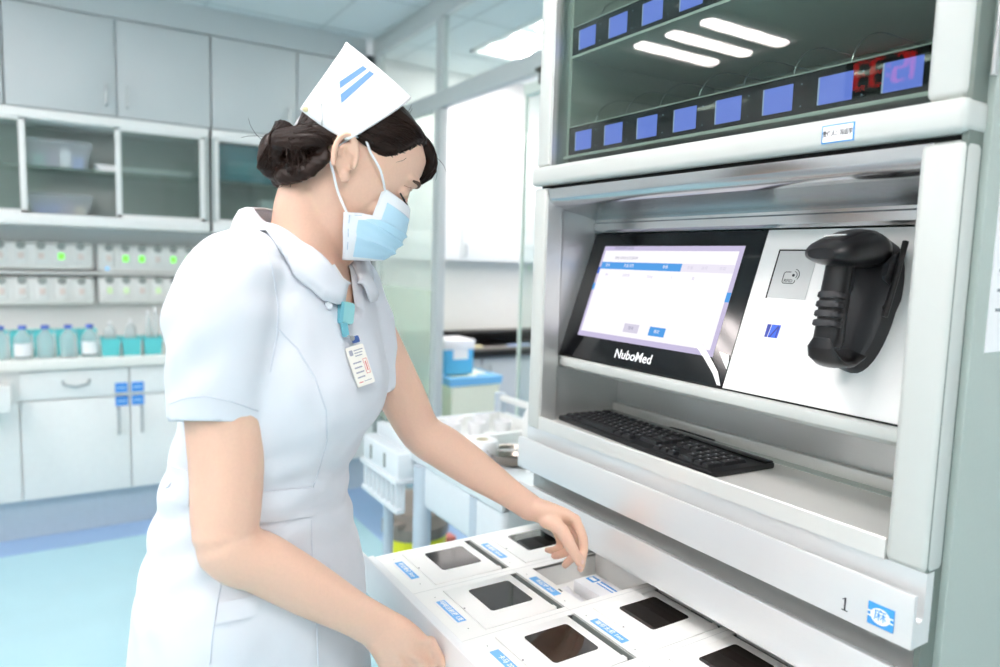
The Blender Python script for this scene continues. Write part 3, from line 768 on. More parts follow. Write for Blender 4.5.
# ------------------------------------------------ base cabinets
CT, CB = -.515, -.565
blab = ['white base cabinet at the left edge with a drawer pulled slightly out', 'white base cabinet with blue stickers on its doors and drawers, left of the nurse', 'white base cabinet hidden behind the nurse at the glass partition']
m_bsti = mat('blue_sticker', '3f8fe0', .4)
for i in range(3):
    y0, y2 = (-1.07, -.170, .73)[i], (-.170, .73, 1.56)[i]; y1 = (y0+y2)/2
    t = thing('base_cabinet', blab[i], 'cabinet', (-4.1, y1, ZF), 'white base cabinets under the counter')
    b = MB(); b.box(-4.345, -3.89, y0, y2, -1.184, CB); b.build('carcass', m_base, t)
    b = MB(); b.box(-4.345, -3.925, y0, y2, ZF, -1.184); b.build('plinth', m_kick, t)
    for q, (a, c) in enumerate(((y0, y1), (y1, y2))):
        out = .16 if (i == 0 and q == 1) else 0
        b = MB(); b.box(-3.89, -3.87, a+.004, c-.004, -1.180, -.714, .002); d = b.build('door', m_base, t)
        hy = c-.05 if q == 0 else a+.05
        b = MB(); b.tube([(-3.87, hy, -.90), (-3.850, hy, -.895), (-3.848, hy, -.84), (-3.850, hy, -.775), (-3.87, hy, -.77)], .006, 8); b.build('handle', m_hand, d)
        b = MB(); b.box(-3.89+out, -3.87+out, a+.004+(.03 if out else 0), c-.004-(.02 if out else 0), -.706-(.02 if out else 0), -.574-(.035 if out else 0), .002)
        if out: b.box(-4.2+out, -3.885+out, a+.03, c-.03, -.70, -.62)
        d = b.build('drawer', m_base, t); ym = (a+c)/2
        b = MB(); b.tube([(-3.87+out, ym-.055, -.625), (-3.848+out, ym-.05, -.64), (-3.842+out, ym, -.652), (-3.848+out, ym+.05, -.64), (-3.87+out, ym+.055, -.625)], .006, 8); b.build('handle', m_hand, d)
        if i == 1:
            for zz in (-.672, -.738):
                yy = y1-.062 if q == 0 else y1+.008
                b = MB(); b.box(-3.8702, -3.8672, yy, yy+.054, zz-.024, zz+.024); sti = b.build('sticker', m_bsti, t)
                b = MB(); b.box(-3.8674, -3.8664, yy+.008, yy+.046, zz-.004, zz+.004); b.build('sticker_line', mat('pale_blue_line', 'a9d1f5', .5) if 'pale_blue_line' not in MATS else MATS['pale_blue_line'], sti)
b = MB(); b.box(-4.38, -3.84, -1.1, 1.56, CB, CT, .006); tag(b.build('worktop', mat('cream_worktop', 'eeefea', .35)), 'long pale worktop along the left wall carrying bottles and teal baskets', 'worktop')
# ------------------------------------------------ teal baskets and bottles on the worktop
m_teal = mat('teal_plastic', '63cdd0', .4, sss=0); m_cap = mat('blue_violet_cap', '5b6fc2', .4); m_liq = glass('clear_bottle', 'fdffff', .8, haze=.38, hazecol='ffffff'); m_blab = mat('white_bottle_label', 'f3f4f6', .6)
def basket(y, x, h, label):
    t = thing('teal_basket', label, 'basket', (x, y, CT), 'teal baskets on the worktop')
    b = MB()
    def rr_(w, d, z): return [Vector((x+d, y-w, z)), Vector((x+d, y+w, z)), Vector((x-d, y+w, z)), Vector((x-d, y-w, z))]
    b.add(*loft([rr_(.036, .055, CT), rr_(.042, .062, CT+h), rr_(.039, .059, CT+h), rr_(.034, .052, CT+.006)])); b.build('tub', m_teal, t)
    b = MB(); b.tube([(x+.062, y-.042, CT+h), (x+.062, y+.042, CT+h), (x-.062, y+.042, CT+h), (x-.062, y-.042, CT+h)], .004, 6, True); b.build('rim', m_teal, t)
pos = ['leftmost', 'second', 'third', 'fourth', 'fifth']
for k, y in enumerate((-.26, -.165, -.075, .015, .103)):
    basket(y+.004, -4.02, .115, f'teal plastic basket behind the {pos[k]} clear bottle on the worktop')
for k, y in enumerate((.205, .295, .39)):
    basket(y, -3.93, .082, ('teal plastic basket of small bottles, first of the three bottle-filled ones', 'teal plastic basket of small bottles between two like it', 'teal plastic basket of tall bags nearest the nurse sleeve')[k])
def bottle(y, x, z, h, r, label, group, lb=False):
    t = thing('bottle', label, 'bottle', (x, y, z), group)
    b = MB(); b.lathe([(r*.92, 0), (r, .006), (r, h*.58), (r*.92, h*.66), (r*.55, h*.78), (r*.36, h*.84), (r*.36, h*.90)], (x, y, z), 20); bd = b.build('glass_body', m_liq, t)
    b = MB(); b.lathe([(r*.44, h*.885), (r*.46, h*.90), (r*.46, h*.985), (r*.40, h)], (x, y, z), 16); b.build('cap', m_cap, t)
    if lb:
        b = MB(); R_ = r*1.012
        pts = [(x+R_*cos(a), y+R_*sin(a)) for a in [radians(-70+12*i) for i in range(12)]]
        b.add([(px_, py_, z+h*zz) for px_, py_ in pts for zz in (.10, .48)], [(2*i, 2*i+2, 2*i+3, 2*i+1) for i in range(11)]); b.build('label', m_blab, t)
for k, (y, lb) in enumerate(((-.235, False), (-.150, True), (-.062, False), (.030, False), (.118, True))):
    bottle(y, -3.905, CT, .155, .037, ['clear bottle with violet cap at the left edge of the worktop', 'clear labelled bottle second from the left edge on the worktop', 'clear rounded bottle between the labelled bottle and the slim one', 'clear bottle fourth from the left edge on the worktop', 'clear labelled bottle next to the first bottle-filled teal basket'][k], 'clear bottles on the worktop', lb)
m_cloud = glass('cloudy_bag', 'f6f9f9', .8, haze=.55, hazecol='f6f9fa')
for k, (y, h) in enumerate(((.205, .155), (.295, .165), (.375, .21), (.405, .225))):
    t = thing('infusion_bag', ['cloudy plastic bag standing in the first bottle-filled teal basket', 'cloudy plastic bag standing in the middle bottle-filled teal basket', 'tall cloudy bag in the teal basket by the nurse sleeve, left one', 'tall cloudy bag in the teal basket by the nurse sleeve, right one'][k], 'bag', (-3.94, y, CT+.006), 'cloudy bags in the teal baskets')
    b = MB(); w = .028 if k < 2 else .014
    b.add(*loft([ring_(Vector((-3.94, y, CT+.007+h*z)), .018*s_, w*s_, X_, Vector((0, 1, 0)), 16, 2.4) for z, s_ in ((0, .8), (.05, 1), (.45, 1.05), (.72, .9), (.86, .45), (.9, .3))])); b.build('pouch', m_cloud, t)
    b = MB(); b.lathe([(.006, 0), (.007, .014), (.005, .02)], (-3.94, y, CT+.007+h*.9), 10); b.build('port', m_blab, t)
# ================================================================== beyond the partition
m_wcab = mat('bright_white_cabinet', 'fbfcfa', .4); m_bench = mat('black_bench_top', '1b1a19', .35); m_benchg = mat('grey_bench_edge', '8b8782', .5)
for k, (y0, y1) in enumerate(((1.70, 2.22), (2.22, 2.98), (2.98, 3.74))):
    t = thing('hanging_cabinet', ['white hanging cabinet in the far room nearest the partition corner', 'large white hanging cabinet seen through the doorway below the transom', 'white hanging cabinet in the far room farthest along the wall'][k], 'cabinet', (-4.2, (y0+y1)/2, -.005), 'white hanging cabinets in the far room')
    b = MB(); b.box(-4.38, -4.07, y0+.002, y1-.002, -.005, .86); b.build('carcass', m_wcab, t)
    b = MB(); b.box(-4.07, -4.05, y0+.003, y1-.003, -.005, .858, .002); d = b.build('door', m_wcab, t)
    b = MB(); b.tube([(-4.05, y0+.03, .02), (-4.035, y0+.03, .03), (-4.035, y0+.03, .09), (-4.05, y0+.03, .10)], .005, 6); b.build('handle', MATS['satin_handle'], d)
b = MB(); b.box(-4.38, -3.92, 1.70, 3.9, -.630, -.585, .004); bt = tag(b.build('black_worktop', m_bench), 'black bench top in the far room below the white hanging cabinets', 'bench top')
b = MB(); b.box(-4.38, -4.36, 2.17, 3.9, -.585, -.474); b.box(-4.36, -4.10, 2.17, 2.9, -.500, -.480, .003); b.build('upstand', m_bench, bt)
b = MB(); b.box(-4.02, -3.93, 2.18, 3.8, -.5855, -.570, .003); b.build('edge_strip', m_benchg, bt)
for k, (y0, y1) in enumerate(((1.70, 2.34), (2.34, 3.0), (3.0, 3.7))):
    t = thing('bench_cabinet', ['pale grey bench cabinet behind the cream bin in the far room', 'pale grey bench cabinet under the black bench top, beside the sliding door edge', 'pale grey bench cabinet at the far end of the black bench'][k], 'cabinet', (-4.1, (y0+y1)/2, ZF), 'bench cabinets in the far room')
    b = MB(); b.box(-4.345, -3.97, y0, y1, ZF, -.632); b.build('carcass', m_door, t)
    b = MB(); b.box(-3.97, -3.95, y0+.004, y1-.004, -1.25, -.64, .002); d = b.build('door', m_door, t)
    b = MB(); b.tube([(-3.95, y0+.06, -.80), (-3.935, y0+.06, -.79), (-3.935, y0+.06, -.70), (-3.95, y0+.06, -.69)], .005, 6); b.build('handle', MATS['satin_handle'], d)
b = MB(); b.box(-3.99, -3.95, 2.55, 2.72, -.5695, -.560, .002); tag(b.build('notebook', mat('pale_blue_cover', 'a9bfe6', .6)), 'pale blue notebook lying on the black bench edge', 'notebook')
b = MB(); b.box(-3.99, -3.94, 2.20, 2.34, -.5695, -.555, .004); tag(b.build('cream_pad', mat('cream_pad', 'f0e6b8', .6)), 'cream pad lying on the black bench beside the blue carton', 'pad')
# cream tapered bin with a blue bag, and the blue carton on it
m_cream = mat('cream_bin_plastic', 'eef0d8', .5); m_bag = mat('blue_bag_film', '7cc0ea', .4)
bx, by = -3.37, 1.865
t = thing('cream_bin', 'cream tapered waste bin lined with a blue bag in the far room', 'bin', (bx, by, ZF))
b = MB()
def sq(a, c, z): return [Vector((bx+a, by-c, z)), Vector((bx+a, by+c, z)), Vector((bx-a, by+c, z)), Vector((bx-a, by-c, z))]
b.add(*loft([sq(.12, .10, ZF), sq(.17, .15, -.625), sq(.16, .14, -.625), sq(.11, .09, ZF+.01)])); b.build('bin_body', m_cream, t)
b = MB(); b.add(*loft([sq(.172, .154, -.66), sq(.178, .160, -.618), sq(.162, .142, -.612), sq(.155, .135, -.63)])); b.box(bx+.10, bx+.16, by+.03, by+.15, -.640, -.610, .02); b.build('bag_rim', m_bag, t)
b = MB(); b.box(bx-.16, bx+.16, by-.14, by+.14, -.626, -.620); b.build('lid', m_cream, t)
t = thing('blue_carton', 'blue carton with a white lid standing on the cream bin', 'carton', (bx, by-.02, -.612))
b = MB(); b.box(bx-.09, bx+.09, by-.15, by+.025, -.612, -.465, .006); b.build('carton_body', mat('blue_card', '58b4e4', .5), t)
b = MB(); b.box(bx-.095, bx+.095, by-.155, by+.03, -.478, -.425, .006); b.build('carton_lid', m_paper, t)
b = MB(); b.box(bx+.0902, bx+.0915, by-.10, by-.01, -.53, -.478); b.build('carton_label', m_paper, t)
# curved white tube and teal cup behind the nurse
t = thing('gooseneck_tap', 'curved white tube tap rising behind the mask of the nurse', 'tap', (-3.96, 1.36, CT))
b = MB(); b.tube([(-3.96, 1.36, CT), (-3.96, 1.36, -.13)]+[(-3.96, 1.36+.07*(1-cos(a)), -.13+.07*sin(a)) for a in [pi*k/12 for k in range(1, 13)]]+[(-3.96, 1.50, -.17)], .016, 12); b.build('tap_tube', m_trim, t)
b = MB(); b.lathe([(.035, 0), (.035, .02), (.018, .03)], (-3.96, 1.36, CT), 16); b.build('tap_base', m_trim, t)
t = thing('teal_cup', 'teal plastic cup on the worktop just behind the nurse chest', 'cup', (-3.93, 1.40, CT))
b = MB(); b.lathe([(.04, 0), (.055, .12), (.05, .12), (.036, .006)], (-3.93, 1.40, CT), 20); b.build('cup_body', m_teal, t)
b = MB(); b.lathe([(.056, .115), (.058, .12), (.054, .125), (.05, .12)], (-3.93, 1.40, CT), 20); b.build('cup_rim', m_teal, t)

# ================================================================== trolley
m_trol = mat('pale_grey_trolley_plastic', 'dfe6ea', .4); m_post = mat('blue_grey_trolley_post', 'c3ced8', .4, .2)
TX0, TX1, TY0, TY1 = -2.14, -1.36, .875, 1.36
tr = thing('treatment_trolley', 'pale grey plastic treatment trolley between the nurse arm and the cabinet', 'trolley', ((TX0+TX1)/2, (TY0+TY1)/2, ZF))
ZT = -.585
b = MB(); b.box(TX0+.30, TX1, TY0, TY1, -.72, ZT, .018, 3); b.box(TX0, TX0+.32, TY0+.02, TY1, -.66, ZT, .012, 3); b.build('trolley_body', m_trol, tr)
b = MB()
for q in ((TX0, TX0+.025, TY0, TY1), (TX0, TX1, TY1-.025, TY1), (TX1-.025, TX1, TY0, TY1)): b.box(*q, ZT-.01, ZT+.045, .006)
b.box(TX0, TX1, TY0-.004, TY0+.025, ZT-.01, ZT+.050, .006); b.build('top_rim', m_trol, tr)
for (x, y, r) in ((TX0+.03, TY0+.03, .017), (TX0+.335, TY0+.005, .027), (-1.50, TY0+.012, .021), (TX0+.03, TY1-.03, .02), (-1.42, TY1-.03, .02)):
    zt = ZT+.115 if (x < -2.0 and y > 1.2) else ZT-.01
    b = MB(); b.tube([(x, y, ZF+.085), (x, y, zt)], r, 14); p_ = b.build('post', m_post, tr)
    b = MB(); b.tube([(x, y-.012, ZF+.04), (x, y+.012, ZF+.04)], .04, 16); b.tube([(x, y, ZF+.08), (x, y, ZF+.095)], .014, 10); b.build('castor', MATS['black_plastic'], p_)
b = MB(); b.box(TX0, TX1, TY0+.02, TY1, -1.12, -1.09, .01); b.build('lower_shelf', m_trol, tr)
b = MB(); b.tube([(TX0+.03, TY1-.03, ZT+.10), (TX1-.02, TY1-.03, ZT+.10)], .012, 10); b.tube([(TX0+.03, TY1-.03, ZT+.10), (TX0+.03, TY1-.03, ZT)], .012, 10); b.build('guard_rail', m_trim, tr)
# slotted and slatted holder on the front left
b = MB(); b.box(TX0-.01, TX0+.27, TY0-.045, TY0+.02, -.655, -.575, .008); hd = b.build('side_holder', m_trol, tr)
b = MB()
for x in (TX0+.06, TX0+.17): b.box(x-.008, x+.008, TY0-.047, TY0-.040, -.640, -.595, .002)
b.build('holder_slot', MATS['grey_slot'], hd)
b = MB(); b.box(TX0-.015, TX0+.275, TY0-.055, TY0+.01, -.668, -.652, .004)
for k in range(8):
    x = TX0+.005+.036*k
    b.box(x-.007, x+.007, TY0-.046, TY0-.030, -.745, -.665, .003)
b.box(TX0-.01, TX0+.27, TY0-.030, TY0-.020, -.745, -.665); b.box(TX0-.012, TX0+.272, TY0-.05, TY0-.02, -.758, -.742, .004)
b.build('slatted_rack', m_trol, hd)
b = MB(); b.box(TX0+.05, TX0+.18, TY0+.03, TY0+.13, ZT, ZT+.02, .004)
tag(b.build('blue_packet', m_bag), 'small blue packet on the trolley corner just below the nurse sleeve', 'packet')
# small drawers at the cabinet end
for k, z in enumerate((-.725, -.835)):
    b = MB(); b.box(-1.475, -1.37, TY0-.012, TY1-.05, z-.10, z, .006); d = b.build('drawer', m_trol, tr)
    b = MB(); b.box(-1.462, -1.448, TY0-.0145, TY0-.010, z-.075, z-.02, .002); b.box(-1.405, -1.395, TY0-.0145, TY0-.010, z-.06, z-.03, .002); b.build('drawer_slot', MATS['grey_slot'], d)
# raised tray and what lies on the trolley
t = thing('instrument_tray', 'white raised tray of small cups on the trolley end by the partition', 'tray', (-1.98, 1.17, ZT))
b = MB(); b.box(-2.10, -1.83, 1.00, 1.325, ZT, ZT+.012, .003); b.build('tray_base', m_white, t)
b = MB()
for q in ((-2.105, -2.09, .995, 1.33), (-1.845, -1.82, .995, 1.33), (-2.105, -1.82, .995, 1.01), (-2.105, -1.82, 1.315, 1.33)): b.box(*q, ZT, ZT+.05, .006)
b.build('tray_rim', m_white, t)
for k, (x, y) in enumerate(((-1.97, 1.06), (-1.95, 1.14), (-1.93, 1.23), (-2.03, 1.10), (-2.02, 1.20))):
    b = MB(); b.lathe([(.022, 0), (.030, .05), (.027, .05), (.019, .004)], (x, y, ZT+.012), 16)
    tag(b.build('paper_cup', m_paper), ['small white cup in the trolley tray, nearest the nurse arm', 'small white cup second along the front row of the trolley tray', 'small white cup at the cabinet end of the front row in the trolley tray', 'small white cup in the rear row of the trolley tray, nurse side', 'small white cup in the rear row of the trolley tray, cabinet side'][k], 'cup', 'white cups in the trolley tray')
q = onZ(482, 448, ZT+.03)
t = thing('tape_roll', 'white rounded tape roll on the trolley beside the steel dish', 'tape roll', (q.x, q.y, ZT))
b = MB(); b.lathe([(.020, 0), (.044, .002), (.05, .012), (.05, .045), (.044, .057), (.02, .057), (.02, 0)], (q.x, q.y, ZT), 28); b.build('roll', m_paper, t)
b = MB(); b.lathe([(.019, .0005), (.019, .0575), (.016, .0575), (.016, .0005), (.019, .0005)], (q.x, q.y, ZT), 20); b.build('core', MATS['beige_packet'], t)
q = onZ(512, 458, ZT+.015)
t = thing('kidney_dish', 'shallow brownish steel dish on the trolley by the cabinet', 'dish', (q.x, q.y, ZT))
b = MB(); b.lathe([(.03, 0), (.055, .008), (.072, .035), (.076, .036), (.072, .033), (.053, .006), (.028, .003), (.0, .003)], (q.x, q.y, ZT), 30); b.build('bowl', mat('bronze_steel', '9c938a', .25, .9), t)
b = MB(); b.tube([(q.x-.05, q.y-.03, ZT+.03), (q.x+.05, q.y+.04, ZT+.045)], .004, 8); b.build('forceps', m_steel, t)
q = Vector((-1.62, 1.26, 0))
for nm, lb, x, y, h, m_, hd_ in (('soap_bottle', 'white pump bottle at the back of the trolley beside the cabinet', -1.80, 1.255, .125, m_white, True), ('teal_bottle', 'teal flat bottle at the back of the trolley behind the rail', -1.70, 1.275, .10, m_teal, False)):
    t = thing(nm, lb, 'bottle', (x, y, ZT))
    b = MB()
    b.add(*loft([ring_(Vector((x, y, ZT+h*z)), (.030 if hd_ else .06)*s_, .026*s_, X_, Vector((0, 1, 0)), 20, 2.6) for z, s_ in ((0, .92), (.04, 1), (.75, 1), (.92, .7), (1, .4))])); b.build('bottle_body', m_, t)
    b = MB(); b.lathe([(.012, 0), (.012, .02), (.005, .022), (.005, .05)], (x, y, ZT+h), 12)
    if hd_: b.tube([(x-.008, y, ZT+h+.052), (x+.035, y-.01, ZT+h+.050)], .008, 8)
    b.build('pump' if hd_ else 'cap', m_white if hd_ else m_teal, t)
# ------------------------------------------------ pedal bins on the floor
def pbin(x, y, r, h, hl, body, lidm, label):
    t = thing('lidded_bin', label, 'bin', (x, y, ZF), 'lidded bins on the floor by the trolley')
    b = MB(); b.lathe([(r*.82, 0), (r*.85, .02), (r*.97, h), (r*.93, h), (r*.8, .02), (0, .015)], (x, y, ZF), 32); b.build('bin_body', body, t)
    b = MB(); b.lathe([(r*.99, h-.01), (r*1.03, h), (r*1.03, h+.04), (r*.97, h+.05), (r*.92, h+.09), (r*.78, h+hl*.70), (r*.52, h+hl*.93), (r*.2, h+hl), (0, h+hl)], (x, y, ZF), 32); b.build('dome_lid', lidm, t)
    b = MB(); b.box(x+r*.3, x+r*.72, y-r*.95, y-r*.55, ZF+h+hl*.25, ZF+h+hl*.45, .01); b.build('lid_latch', lidm, t)
m_yel = mat('yellow_bin_plastic', 'f0ee2a', .4, bump=.1); m_tau = mat('taupe_lid_plastic', '8f857c', .35); m_dk = mat('dark_brown_lid', '3e332d', .35)
pbin(-2.53, 1.205, .132, .285, .155, m_yel, m_tau, 'yellow lidded bin with a taupe dome lid on the blue floor')
pbin(-2.30, 1.56, .10, .22, .12, m_dk, m_dk, 'dark brown lidded bin beside the trolley leg, mostly hidden')
b = MB(); q = onZ(449, 537, -1.2); b.box(q.x-.03, q.x+.03, q.y-.02, q.y+.02, ZF, -1.19, .004); 
tag(b.build('red_carton', mat('coral_card', 'e98a86', .5)), 'small coral carton on the floor between the two bins', 'carton')

# ================================================================== lights and the wall clock
e_tube = emis('fluorescent_tube', 'fff4f2', 41.0)
def lamp(x, y, label, k=1.):
    t = thing('ceiling_light', label, 'ceiling light', (x, y, ZC-.012), 'three-tube ceiling lights')
    b = MB()
    for q in ((x-.40, x-.37, y-.37, y+.37), (x+.37, x+.40, y-.37, y+.37), (x-.40, x+.40, y-.37, y-.34), (x-.40, x+.40, y+.34, y+.37)): b.box(*q, ZC-.012, ZC)
    b.build('frame', m_trim, t)
    for dx in (-.245, 0, .245):
        b = MB(); b.box(x+dx-.042, x+dx+.042, y-.31, y+.31, ZC-.022, ZC-.003, .008); b.build('tube', e_tube, t)
L_ = [(-2.90, -1.37, 'three-tube ceiling light mirrored in the glass door of the cabinet'), (-1.10, -1.37, 'ceiling light over the room behind the camera'), (.70, -1.37, 'ceiling light at the right end of the room'),
      (-1.10, .06, 'ceiling light above the nurse and the open drawer'), (.70, .10, 'ceiling light above the right flank of the cabinet'),
      (-2.55, 3.3, 'unseen ceiling light added to brighten the far room'), (-3.47, 2.52, 'ceiling light of the far room seen through the transom'), (-1.7, 2.9, 'ceiling light of the far room behind the cabinet')]  # first one here is an unseen lamp added to lift the far room
for a in L_: lamp(*a)
t = thing('wall_clock', 'red digital clock on the wall, seen mirrored in the glass door', 'clock', (-2.41, -2.28, 1.05))
b = MB(); b.box(-2.65, -2.15, -2.30, -2.27, 1.035, 1.255, .008); b.build('clock_case', m_blackp, t)
e_led = emis('red_led', 'ff1a1a', 5.0)
SEG = {'0': 'abcdef', '1': 'bc', '3': 'abgcd', '5': 'afgcd'}
def digit(ch, x):
    b = MB(); w, h, s = .033, .045, .012; zc = 1.150
    # the clock faces the room (+y): its left is at larger x
    for g in SEG[ch]:
        cx_, cz, ww, hh = {'a': (0, 2*h, w, s), 'g': (0, 0, w, s), 'd': (0, -2*h, w, s), 'b': (1, h, s, h), 'c': (1, -h, s, h), 'f': (-1, h, s, h), 'e': (-1, -h, s, h)}[g]
        xc = x-cx_*w
        b.box(xc-ww*(1 if ww == s else .9), xc+ww*(1 if ww == s else .9), -2.2705, -2.268, zc+cz*.82-hh*.8*(.6 if hh == s else 1), zc+cz*.82+hh*.8*(.6 if hh == s else 1))
    b.build('digit', e_led, t)
for ch, x in (('1', -2.215), ('5', -2.315), ('3', -2.445), ('3', -2.545)): digit(ch, x)
b = MB(); b.box(-2.387, -2.373, -2.2705, -2.268, 1.166, 1.182); b.box(-2.387, -2.373, -2.2705, -2.268, 1.112, 1.128); b.build('colon', e_led, t)
w = bpy.data.worlds.new('world'); w.use_nodes = True; w.node_tree.nodes['Background'].inputs['Color'].default_value = (.8, .88, .9, 1); w.node_tree.nodes['Background'].inputs['Strength'].default_value = .3
SC.world = w
SC.view_settings.view_transform = 'Standard'; SC.view_settings.look = 'None'; SC.view_settings.gamma = 1; SC.view_settings.use_curve_mapping = False
SC.view_settings.exposure = 0.05
SC.cycles.use_denoising = True
SC.cycles.max_bounces = 10; SC.cycles.diffuse_bounces = 5; SC.cycles.glossy_bounces = 5; SC.cycles.transmission_bounces = 8; SC.cycles.transparent_max_bounces = 16
SC.cycles.sample_clamp_indirect = 6
# ================================================================== the nurse
RH = Vector((cos(YAW), sin(YAW), 0)); FH_ = Vector((-sin(YAW), cos(YAW), 0)); ZV = Vector((0, 0, 1))
T = (RH*.95-FH_*.31).normalized(); Lf = ZV.cross(T)          # torso: forward and left
nurse = thing('person', 'woman in white uniform dress, nurse cap and blue face mask reaching over the open drawer', 'person', (-1.072, .246, -H))
def catmull(P, n):
    P = [Vector(p) for p in P]; out = []
    for i in range(len(P)-1):
        p0 = P[i-1] if i else P[0]*2-P[1]; p1, p2 = P[i], P[i+1]; p3 = P[i+2] if i+2 < len(P) else P[-1]*2-P[-2]
        for k in range(n):
            t = k/n
            out.append(.5*((2*p1)+(p2-p0)*t+(2*p0-5*p1+4*p2-p3)*t*t+(3*p1-p0-3*p2+p3)*t**3))
    out.append(P[-1]); return out
def sweep(mb, pts, rad, ref, n=18, sub=5, e=2.0, cap0=True, cap1=True):
    """smooth limb: pts with half-sizes (a across ref, b across the other way); rounded ends"""
    P = catmull(pts, sub)
    R_ = catmull([Vector((r[0], r[1], 0)) if isinstance(r, (tuple, list)) else Vector((r, r, 0)) for r in rad], sub)
    ref = Vector(ref)
    rings = []
    def fr(i):
        t = (P[min(i+1, len(P)-1)]-P[max(i-1, 0)]).normalized()
        a = (ref-t*ref.dot(t))
        if a.length < 1e-4: a = t.orthogonal()
        a.normalize(); return t, a, t.cross(a)
    t, A, B = fr(0)
    if cap0:
        for q in (78, 55, 28):
            s_ = sin(radians(90-q)); rings.append(ring_(P[0]-t*min(R_[0].x, R_[0].y)*sin(radians(q)), max(R_[0].x*s_, 5e-4), max(R_[0].y*s_, 5e-4), A, B, n, e))
    for i in range(len(P)):
        t, A, B = fr(i); rings.append(ring_(P[i], R_[i].x, R_[i].y, A, B, n, e))
    if cap1:
        for q in (28, 55, 78):
            s_ = sin(radians(90-q)); rings.append(ring_(P[-1]+t*min(R_[-1].x, R_[-1].y)*sin(radians(q)), max(R_[-1].x*s_, 5e-4), max(R_[-1].y*s_, 5e-4), A, B, n, e))
    mb.add(*loft(rings))
def ball(mb, c, r, ax=None, n=14):
    c = Vector(c)
    if ax is None: ax = [Vector((1, 0, 0))*r, Vector((0, 1, 0))*r, Vector((0, 0, 1))*r]
    rings = []
    for k in range(1, 12):
        a = pi*k/12
        rings.append([c+ax[2]*-cos(a)+ax[0]*(sin(a)*cos(2*pi*j/n))+ax[1]*(sin(a)*sin(2*pi*j/n)) for j in range(n)])
    mb.add(*loft(rings))
def remesh(mb, vox, smooth_it=4, name='tmp', fac=.5):
    """fuse overlapping closed shapes into one continuous skin"""
    bmesh.ops.recalc_face_normals(mb.bm, faces=mb.bm.faces)
    me = bpy.data.meshes.new(name); mb.bm.to_mesh(me); mb.bm.free()
    ob = bpy.data.objects.new(name, me); COL.objects.link(ob)
    r = ob.modifiers.new('r', 'REMESH'); r.mode = 'VOXEL'; r.voxel_size = vox; r.adaptivity = 0
    if smooth_it:
        s_ = ob.modifiers.new('s', 'SMOOTH'); s_.iterations = smooth_it; s_.factor = fac
    bpy.context.view_layer.update()
    dg = bpy.context.evaluated_depsgraph_get()
    m2 = bpy.data.meshes.new_from_object(ob.evaluated_get(dg))
    out = MB(); out.bm.from_mesh(m2)
    bpy.data.objects.remove(ob); bpy.data.meshes.remove(me); bpy.data.meshes.remove(m2)
    return out
def bvh(mb): return BVHTree.FromBMesh(mb.bm)

# ---------------- head frame
PIT, HY = radians(38), radians(20)
hf = (RH*cos(HY)+FH_*sin(HY))
Fh = (hf*cos(PIT)-ZV*sin(PIT)).normalized(); Lh = ZV.cross(hf).normalized(); Uh = Fh.cross(Lh)
HC = D(340, 166, 1.072)
def HP(f, u, l=0.): return HC+Fh*f+Uh*u+Lh*l
head = [(-.113, .082, .046, .012), (-.106, .094, .020, .030), (-.090, .099, -.005, .046), (-.065, .098, -.030, .057), (-.035, .099, -.050, .064), (-.005, .101, -.072, .069),
        (.022, .101, -.080, .0725), (.045, .105, -.084, .074), (.070, .103, -.082, .073), (.090, .096, -.076, .068), (.106, .076, -.064, .056), (.117, .044, -.042, .035), (.122, .010, -.015, .012)]
def hring(u, f1, f0, w, g=0., n=40):
    out = []; c = (f1+f0)/2; a = (f1-f0)/2+g; w += g
    for k in range(n):
        t = 2*pi*k/n; ct, st = cos(t), sin(t)
        e = 2.25
        out.append(HP(c+a*abs(ct)**(2/e)*(1 if ct >= 0 else -1), u, w*abs(st)**(2/e)*(1 if st >= 0 else -1)))
    return out
# ---------------- arm joints
rsh, rel, rwr = D(222, 292, .93), D(229, 544, .90), D(378, 627, 1.01)
lsh, lel, lwr = D(350, 300, 1.22), D(421, 432, 1.265), D(531, 508, 1.285)
B_ = MB()
# torso under the dress (horizontal sections: pixel centre, depth, half-depth, half-width)
def tring(x, y, w, a, bb, g=0., n=40, dT=0.):
    c = D(x, y, w)+T*dT; return ring_(c, max(a+g, .01), max(bb+g, .01), T, Lf, n, 2.15)
dress_sec = [(298, 236, 1.065, .058, .062, 0), (294, 252, 1.065, .076, .098, 0), (291, 268, 1.065, .090, .140, 0), (288, 296, 1.067, .104, .172, 0), (286, 335, 1.07, .118, .176, .004), (285, 375, 1.07, .132, .170, .010), (283, 402, 1.07, .133, .166, .012),
             (275, 432, 1.07, .124, .160, .006), (266, 464, 1.07, .117, .158, 0), (260, 492, 1.07, .116, .158, 0), (258, 530, 1.075, .126, .172, 0), (257, 575, 1.08, .142, .190, 0), (257, 620, 1.085, .147, .196, 0), (257, 667, 1.09, .152, .204, 0), (257, 760, 1.09, .156, .212, 0), (257, 860, 1.09, .158, .218, 0)]
B_.add(*loft([tring(x, y, w, a, bb, -.016, dT=dT) for x, y, w, a, bb, dT in dress_sec[:14]]))
# neck and chest
sweep(B_, [D(297, 262, 1.066), D(305, 236, 1.066), HP(-.004, -.074), HP(.002, -.04)], [(.064, .070), (.052, .056), (.043, .048), (.042, .046)], T, 24, 5)
sweep(B_, [D(304, 250, 1.05)-T*.02, D(322, 285, 1.03)-T*.014, D(326, 320, 1.03)-T*.02], [(.05, .03), (.075, .028), (.09, .03)], Lf, 24, 5)
